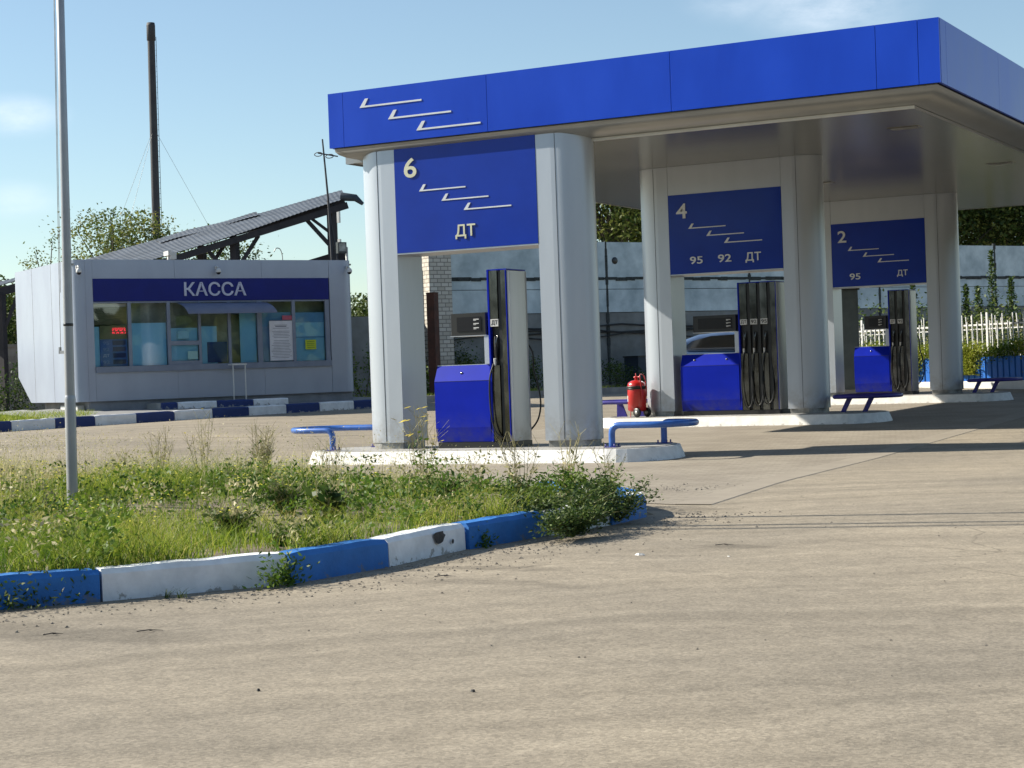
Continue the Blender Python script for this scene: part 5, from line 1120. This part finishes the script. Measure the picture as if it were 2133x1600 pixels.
# the leafy bush over the verge corner
def bush(label, u, v, rx, ry, rz, n, seed, m, ls=.06, nb=26):
    r = random.Random(seed); P = onT(u, v); t = thing('leafy_bush', label, 'bush', (P[0], P[1], .02), 0, 'leafy bushes over the verge corner'); b = MB(); LC = []; 
    for i in range(nb):
        a = r.uniform(0, 6.28); e_ = Vector((math.cos(a)*rx*r.uniform(.3, 1), math.sin(a)*ry*r.uniform(.3, 1), rz*r.uniform(.35, 1.05))); b.tube([(0, 0, 0), e_*.5+Vector((0, 0, .04)), e_], [.005, .004, .002], 4, caps=False)
        for j in range(n//nb): f = r.uniform(.15, 1.05); LC.append([e_.x*f+r.gauss(0, .035), e_.y*f+r.gauss(0, .035), max(e_.z*f+.05*math.sin(f*3.1)+r.gauss(0, .03), .01)])
    V = np.array(b.v); npmesh('stems', V, np.array(b.f), DRY, t, tint=np.full(len(V), .2)); V, q = leafquads(np.array(LC), ls, .55, .34); npmesh('leaves', V, q, m, t, tint=np.repeat(rng.random(len(LC)), 4))
bush('large dark leafy bush spilling over the verge corner', 1185, 1106, .44, .70, .28, 3800, 1, LEAFD, .040, 50)
bush('low dark bush at the right tip of the verge', 1290, 1092, .36, .42, .28, 3000, 4, LEAFD, .036, 30)
bush('dark bush reaching down the kerb left of the verge corner', 1125, 1110, .24, .30, .22, 1700, 5, LEAFD, .036, 24)
bush('dark foliage lying on the asphalt in front of the verge corner', 1195, 1124, .14, .60, .15, 3600, 6, LEAFD, .036, 44)
bush('brighter leafy bush above the dark one', 1225, 1066, .36, .50, .36, 1500, 2, LEAFM, .045, 34)
bush('brown-green bush at the left of the verge corner bushes', 1100, 1078, .30, .36, .28, 1500, 3, LEAFM, .04, 30)

# stones, crumbs and twigs near the kerb
n = 2600; uu = rng.uniform(0, 1, n); X = []; V = []; q = []
for i in range(n):
    if i < 1300: s_ = random.random()*8; p = np.array([6.7+abs(random.gauss(0, .45)), -15+s_, 0]); p[0] = np.interp(p[1], [-15.1, -12.68, -11.8, -7], [4.1, 6.0, 6.6, 6.95])+abs(random.gauss(0, .4))
    elif i < 2000: p = np.array([random.uniform(2, 6.5), random.uniform(-6.5, -4.3), 0.03])
    else: p = np.array([random.uniform(5, 13), random.uniform(-14, -5), 0])
    s_ = (abs(random.gauss(.0045, .003))+.002)*(1 if i < 2000 else .5); z = .0 if i < 1300 or i >= 2000 else float(vz(p[0], p[1])); n0 = len(V)
    for dx, dy, dz in ((1, 0, 0), (-.5, .9, 0), (-.5, -.9, 0), (0, 0, 1)): V.append((p[0]+dx*s_*random.uniform(.7, 1.6), p[1]+dy*s_*random.uniform(.7, 1.6), z+dz*s_*.9+.001))
    q += [(n0, n0+1, n0+3), (n0+1, n0+2, n0+3), (n0+2, n0, n0+3)]
o = npmesh('loose_gravel', V, q, mat('loose_stone', (.42, .37, .30), (.24, .20, .16), .9, scale=30)); tag(o, kind='stuff')
def lump(name, label, u, v, s, m, flat=.35, seed=1):
    r = random.Random(seed); P = onT(u, v); b = MB(); n = 9; ring = [(math.cos(a)*s*r.uniform(.6, 1.2), math.sin(a)*s*.6*r.uniform(.6, 1.2)) for a in [2*math.pi*i/n for i in range(n)]]
    b.add([(x, y, 0) for x, y in ring]+[(x*.6, y*.6, s*flat*r.uniform(.6, 1.2)) for x, y in ring]+[(0, 0, s*flat)], [(i, (i+1) % n, n+(i+1) % n, n+i) for i in range(n)]+[(n+i, n+(i+1) % n, 2*n) for i in range(n)]); o = b.build(name, m, None); o.location = (P[0], P[1], .002); return tag(o, label, 'litter')
PAPER = mat('crumpled_paper', (.75, .74, .70)); 
lump('paper_scrap', 'crumpled white scrap on the asphalt below the bushes', 1332, 1157, .035, PAPER, .35, 2); lump('paper_scrap', 'tiny white scrap near the dark twig', 1518, 1160, .012, PAPER, .3, 4)
lump('dark_stone', 'dark lump on the open asphalt below the verge', 985, 1442, .010, INK, .8, 5); lump('dark_stone', 'small dark lump beside the kerb shadow left', 538, 1440, .010, INK, .8, 6)
for i, (u, v, l, a, lb) in enumerate([(285, 1318, .12, .5, 'longest twig on the dusty asphalt near the left kerb'), (90, 1325, .09, .6, 'twig near the bottom left of the kerb'), (560, 1232, .08, .9, 'twig by the kerb joint'), (1490, 1137, .12, .2, 'short dark twig right of the bushes'), (905, 1203, .12, .2, 'twig at the edge of the kerb shadow')]):
    P = onT(u, v); b = MB(); b.tube([(0, 0, .006), (l*.5*math.cos(a), l*.5*math.sin(a), .012), (l*math.cos(a+.15), l*math.sin(a+.15), .005)], [.003, .0025, .001], 5); b.tube([(l*.5*math.cos(a), l*.5*math.sin(a), .008), (l*.7*math.cos(a+.5), l*.7*math.sin(a+.5), .005)], .002, 4); o = b.build('twig', WOOD, None); o.location = (P[0], P[1], 0); tag(o, lb, 'twig')

# trees
BARK = mat('bark', (.12, .10, .08), (.07, .06, .05), .9, scale=8, bump=.4)
def tree(name, label, x, y, z, h, rx, rz, cz, nclump, nleaf, ls, m, seed, group=None, cs=.45, hang=0, cat_='tree'):
    r = np.random.default_rng(seed); t = thing(name, label, cat_, (x, y, z), 0, group); b = MB(); b.tube([(0, 0, 0), (.1, 0, h*.4), (0, .1, h*.85)], [.16*h/8, .11*h/8, .04*h/8], 8)
    cen = []
    while len(cen) < nclump:
        p = r.uniform(-1, 1, 3)
        if .25 < np.linalg.norm(p) < 1: cen.append(p*np.array([rx, rx, rz])+np.array([0, 0, cz]))
    cen = np.array(cen)
    for c in cen[::3]: s0 = np.array([0, 0, min(max(c[2]*.6, h*.2), h*.8)]); b.tube([tuple(s0), tuple((s0+c)/2+np.array([0, 0, .2])), tuple(c)], [.05*h/8, .03*h/8, .012], 5, caps=False)
    b.build('trunk', BARK, t)
    sz = cs*rx*r.uniform(.5, 1.2, nclump)/2; idx = r.integers(0, nclump, nleaf); P = cen[idx]+r.normal(size=(nleaf, 3))*sz[idx][:, None]*np.array([1, 1, .8 if not hang else 1.6]); P[:, 2] = np.minimum(P[:, 2], cz+rz*.95+.25*r.random(nleaf))
    V, q = leafquads(P, ls, .6 if not hang else -.8, .6); tn = np.clip(.5+.25*r.normal(size=nclump)[idx]+r.normal(0, .18, nleaf), 0, 1)
    npmesh('crown', V, q, m, t, tint=np.repeat(tn, 4)); return t
TG = 'trees behind the concrete wall'
tl = ['drooping tree above the wall, seen left of the column by the red extinguisher', 'tree above the wall left of the farthest sign', 'tree behind the farthest sign', 'pale drooping tree above the wall just right of the farthest column', 'dark tree above the wall at the right edge of the frame', 'tree beyond the right edge of the frame']
for i, (u, D_) in enumerate([(1285, 72), (1430, 76), (1640, 72), (1800, 75), (1960, 73), (2085, 76), (2200, 72)]):
    rr3 = ray(u, 700); D_ = float(((np.array(WX[:])-CAM)@np.array(kn[:]))/(rr3@np.array(kn[:]))*math.hypot(rr3[0], rr3[1]))+11; P = ptD(u, 700, D_); hh = 13
    tree('weeping_birch', (tl+['far tree outside the frame at right'])[i], P[0], P[1], .5, hh*.8, 3.9, 2.7, 7.6, 80, 19000, .19, TREEL, 100+i, TG, .34, 1)
P = ptD(1295, 700, 66); 
P = ptD(235, 600, 62); tree('leafy_tree', 'light green tree behind the kiosk roof, left of the chimney', P[0], P[1], .4, 6.6, 1.75, 1.5, 5.15, 40, 5200, .11, TREEY, 5, None, .55)
P = ptD(310, 600, 63); tree('leafy_tree', 'thin topped tree in front of the chimney foot', P[0], P[1], .4, 6.6, 1.2, 1.15, 5.6, 22, 2400, .11, TREEY, 6, None, .5)
P = ptD(455, 600, 66); tree('leafy_tree', 'tree glimpsed under the sloping shed roof', P[0], P[1], .4, 5.8, 1.5, 1.2, 5.0, 24, 2600, .12, TREEL, 7, None, .55)
P = ptD(100, 600, 60); tree('leafy_tree', 'sparse branch tips above the kiosk left corner', P[0], P[1], .4, 5.6, .8, .75, 5.0, 12, 380, .09, TREEY, 8, None, .5)
for i, (u, D_, h_, lb) in enumerate([(-10, 90, 6.4, 'dark far trees at the left edge of the frame'), (12, 95, 6.2, 'dark far tree left of the kiosk'), (752, 88, 4.9, 'dark trees between kiosk and nearest column'), (775, 90, 5.0, 'dark tree behind the nearest column')]):
    P = ptD(u, 600, D_); tree('far_tree', lb, P[0], P[1], .4, h_, 2.0, h_*.32, h_*.62, 26, 4200, .22, TREEL, 40+i, 'dark far trees', .6)
# bushes, saplings, ivy
def shrub(name, label, P, rx, ry, rz, n, ls, m, seed, rz_=0, group=None, cat_='shrub'):
    r = np.random.default_rng(seed); t = thing(name, label, cat_, tuple(P), rz_, group); nc = max(6, n//160); c = r.uniform(-1, 1, (nc, 3))*np.array([rx, ry, rz*.5])+np.array([0, 0, rz*.55]); i_ = r.integers(0, nc, n)
    C = c[i_]+r.normal(size=(n, 3))*np.array([rx, ry, rz])*.22; C[:, 2] = np.clip(C[:, 2], .01, None); V, q = leafquads(C, ls, .7, .6); npmesh('foliage', V, q, m, t, tint=np.repeat(np.clip(.5+.3*r.normal(size=nc)[i_]+r.normal(0, .15, n), 0, 1), 4))
    b = MB()
    for j in range(6): b.tube([(0, 0, 0), tuple(c[j % nc])], [.02, .006], 4, caps=False)
    b.build('stem', BARK, t); return t
def onfence(x, yl, z): return t_f(x, yl, z)
fx = Vector((dirp.x, dirp.y, 0)); fy = Vector((-dirp.y, dirp.x, 0)); FO = Vector((PA.x, PA.y, .30))
n = 36000; r = np.random.default_rng(9); L_ = LN+7; x = r.uniform(0, L_, n)-3; z = r.normal(.96, .12, n)+.08*np.sin(x*2.2); y = r.uniform(-.10, .45, n)
hang = r.random(n) < .30; cxs = np.array([3.9, 4.15, 6.4, 1.2, -1.0, 2.2]); ci = r.integers(0, 6, n); x = np.where(hang, cxs[ci]*LN/5.5*.8+r.normal(0, .16, n), x); z = np.where(hang, r.uniform(.35, 1.0, n), z); y = np.where(hang, r.uniform(-.10, .0, n), y)
C = np.stack([x, y, z], 1); V, q = leafquads(C, .06, .5, .7)
t = thing('ivy', 'bright green creeper spilling over the blue sheet of the white fence', 'creeper', tuple(FO), math.atan2(dirp.y, dirp.x)); npmesh('foliage', V, q, IVY, t, tint=np.repeat(np.clip(.5+.35*np.sin(x*3.1)+r.normal(0, .2, n), 0, 1), 4))
n = 5000; x = r.uniform(-3, LN+4, n); C = np.stack([x, r.uniform(.5, 1.0, n), r.uniform(.7, 1.75, n)**1.0], 1); V, q = leafquads(C, .06, .9, .3); npmesh('dry_stalks', V, q, DRY, t, tint=np.repeat(r.random(n), 4))
SAP = 'dark saplings before the wall'
for i, (u, D_, h_, w_, lb) in enumerate([(1945, 56, 3.3, .5, 'dark sapling just right of the farthest dispenser'), (2015, 56, 2.9, .35, 'dark sapling beside the farthest column'), (2040, 55, 2.8, .45, 'short dark conical sapling beyond the white fence'), (2070, 56, 3.9, .45, 'tallest dark sapling beyond the white fence'), (2110, 55, 3.0, .5, 'bushy dark sapling at the right edge of the frame'), (1905, 57, 3.2, .4, 'dark sapling behind the farthest dispenser tower')]):
    P = ptD(u, 700, D_); r = np.random.default_rng(70+i); t = thing('sapling', lb, 'tree', (P[0], P[1], .4), 0, SAP); b = MB(); b.tube([(0, 0, 0), (0, 0, h_)], [.03, .008], 6); b.build('trunk', BARK, t)
    n = 1500; z = r.uniform(.05, 1, n); a = r.uniform(0, 6.28, n); rr = w_*(1.05-z)*r.uniform(.2, 1, n)*(1+.35*np.sin(z*40)); V, q = leafquads(np.stack([rr*np.cos(a), rr*np.sin(a), z*h_], 1), .09, .5, .5); npmesh('crown', V, q, LEAFD, t, tint=np.repeat(r.random(n)*.8, 4))
P = ptD(2050, 742, 54); shrub('dark_hedge', 'dark mass of shrubs between the fence and the wall', (P[0], P[1], .45), 6.0, 1.2, 1.9, 9000, .10, LEAFD, 3, TH, None, 'hedge')
for i, (u, D_, rx_, rz_, m_, lb) in enumerate([(20, 46, .8, 1.2, LEAFD, 'dark bush left of the kiosk base'), (-40, 47, .9, 1.0, LEAFD, 'dark bush at the left frame edge'), (915, 56, .8, 1.2, LEAFD, 'bush at the foot of the brick pillar'), (965, 56.5, .9, 1.3, LEAFD, 'bush behind the nearest dispenser head'), (1010, 56, .7, 1.0, LEAFM, 'bush behind the nearest dispenser tower'), (1120, 57, .8, .9, LEAFD, 'bush just right of the nearest dispenser'), (1285, 56.5, 1.0, .7, LEAFD, 'low bush behind the red extinguisher'), (890, 54, .5, .8, LEAFM, 'green weeds left of the nearest dispenser cabinet'), (755, 50, .6, 1.2, LEAFM, 'bush right of the kiosk')]):
    P = ptD(u, 700, D_); shrub('shrub', lb, (P[0], P[1], ter(P[0], P[1])), rx_, rx_*.6, rz_, 1300, .08, m_, 80+i, TH, 'shrubs along the back wall')
# far grass strip and grass by the kiosk
def strip(name, pts, n, hm, m, seed):
    P = [tuple(p) for p in pts]; x0, x1 = min(p[0] for p in P), max(p[0] for p in P); y0, y1 = min(p[1] for p in P), max(p[1] for p in P); x = rng.uniform(x0, x1, n); y = rng.uniform(y0, y1, n); k = inpoly(x, y, P); x, y = x[k], y[k]
    z = np.array([ter(a_, b_) for a_, b_ in zip(x, y)]); V, q = blades(x, y, z, hm*rng.uniform(.4, 1.3, len(x)), np.full(len(x), .02), .5); tag(npmesh(name, V, q, m, tint=np.repeat(np.clip(rng.normal(.45, .2, len(x)), 0, 1), 6)), kind='stuff')
a = onT(820, 842); c = onT(1345, 817); kn2 = np.array(kn[:2]); bb = (a[:2]+np.array([-1.5, 1])); 
strip('far_grass', [(a[0], a[1]), (c[0], c[1]), (c[0]-2.6, c[1]+2.0), (a[0]-3.4, a[1]+2.4)], 16000, .22, GRASS, 1)
g0 = pts[0]; g1 = pts[3]
strip('kiosk_side_grass', [(g0[0]-.2, g0[1]), (g1[0]-.2, g1[1]), (g1[0]-1.2, g1[1]+1.3), (g1[0]-5, g1[1]+2.0), (g0[0]-7, g0[1]+.5)], 30000, .30, GRASS, 2)
b = MB(); b.add([(g0[0]-.14, g0[1]-1, .42), (g1[0]-.14, g1[1]-.3, .50), (g1[0]-6, g1[1]+5, .50), (g0[0]-9, g0[1]+1, .42)], [(0, 1, 2, 3)]); o = b.build('kiosk_side_soil', SOIL, None); o['kind'] = 'structure'

# the wood across the road, outside the frame: the kiosk glass and the canopy cladding mirror it
n = 26000; r = np.random.default_rng(77); a = np.radians(r.uniform(-118, 32, n)); rad = 62+r.normal(0, 4, n); top = 6.8+1.6*np.sin(a*9)+1*np.sin(a*23)
C = np.stack([rad*np.cos(a), rad*np.sin(a), top*r.random(n)**.8], 1); V, q = leafquads(C, 1.6, .6, .8)
tag(npmesh('roadside_wood', V, q, TREEL, tint=np.repeat(r.random(n), 4)), kind='stuff')
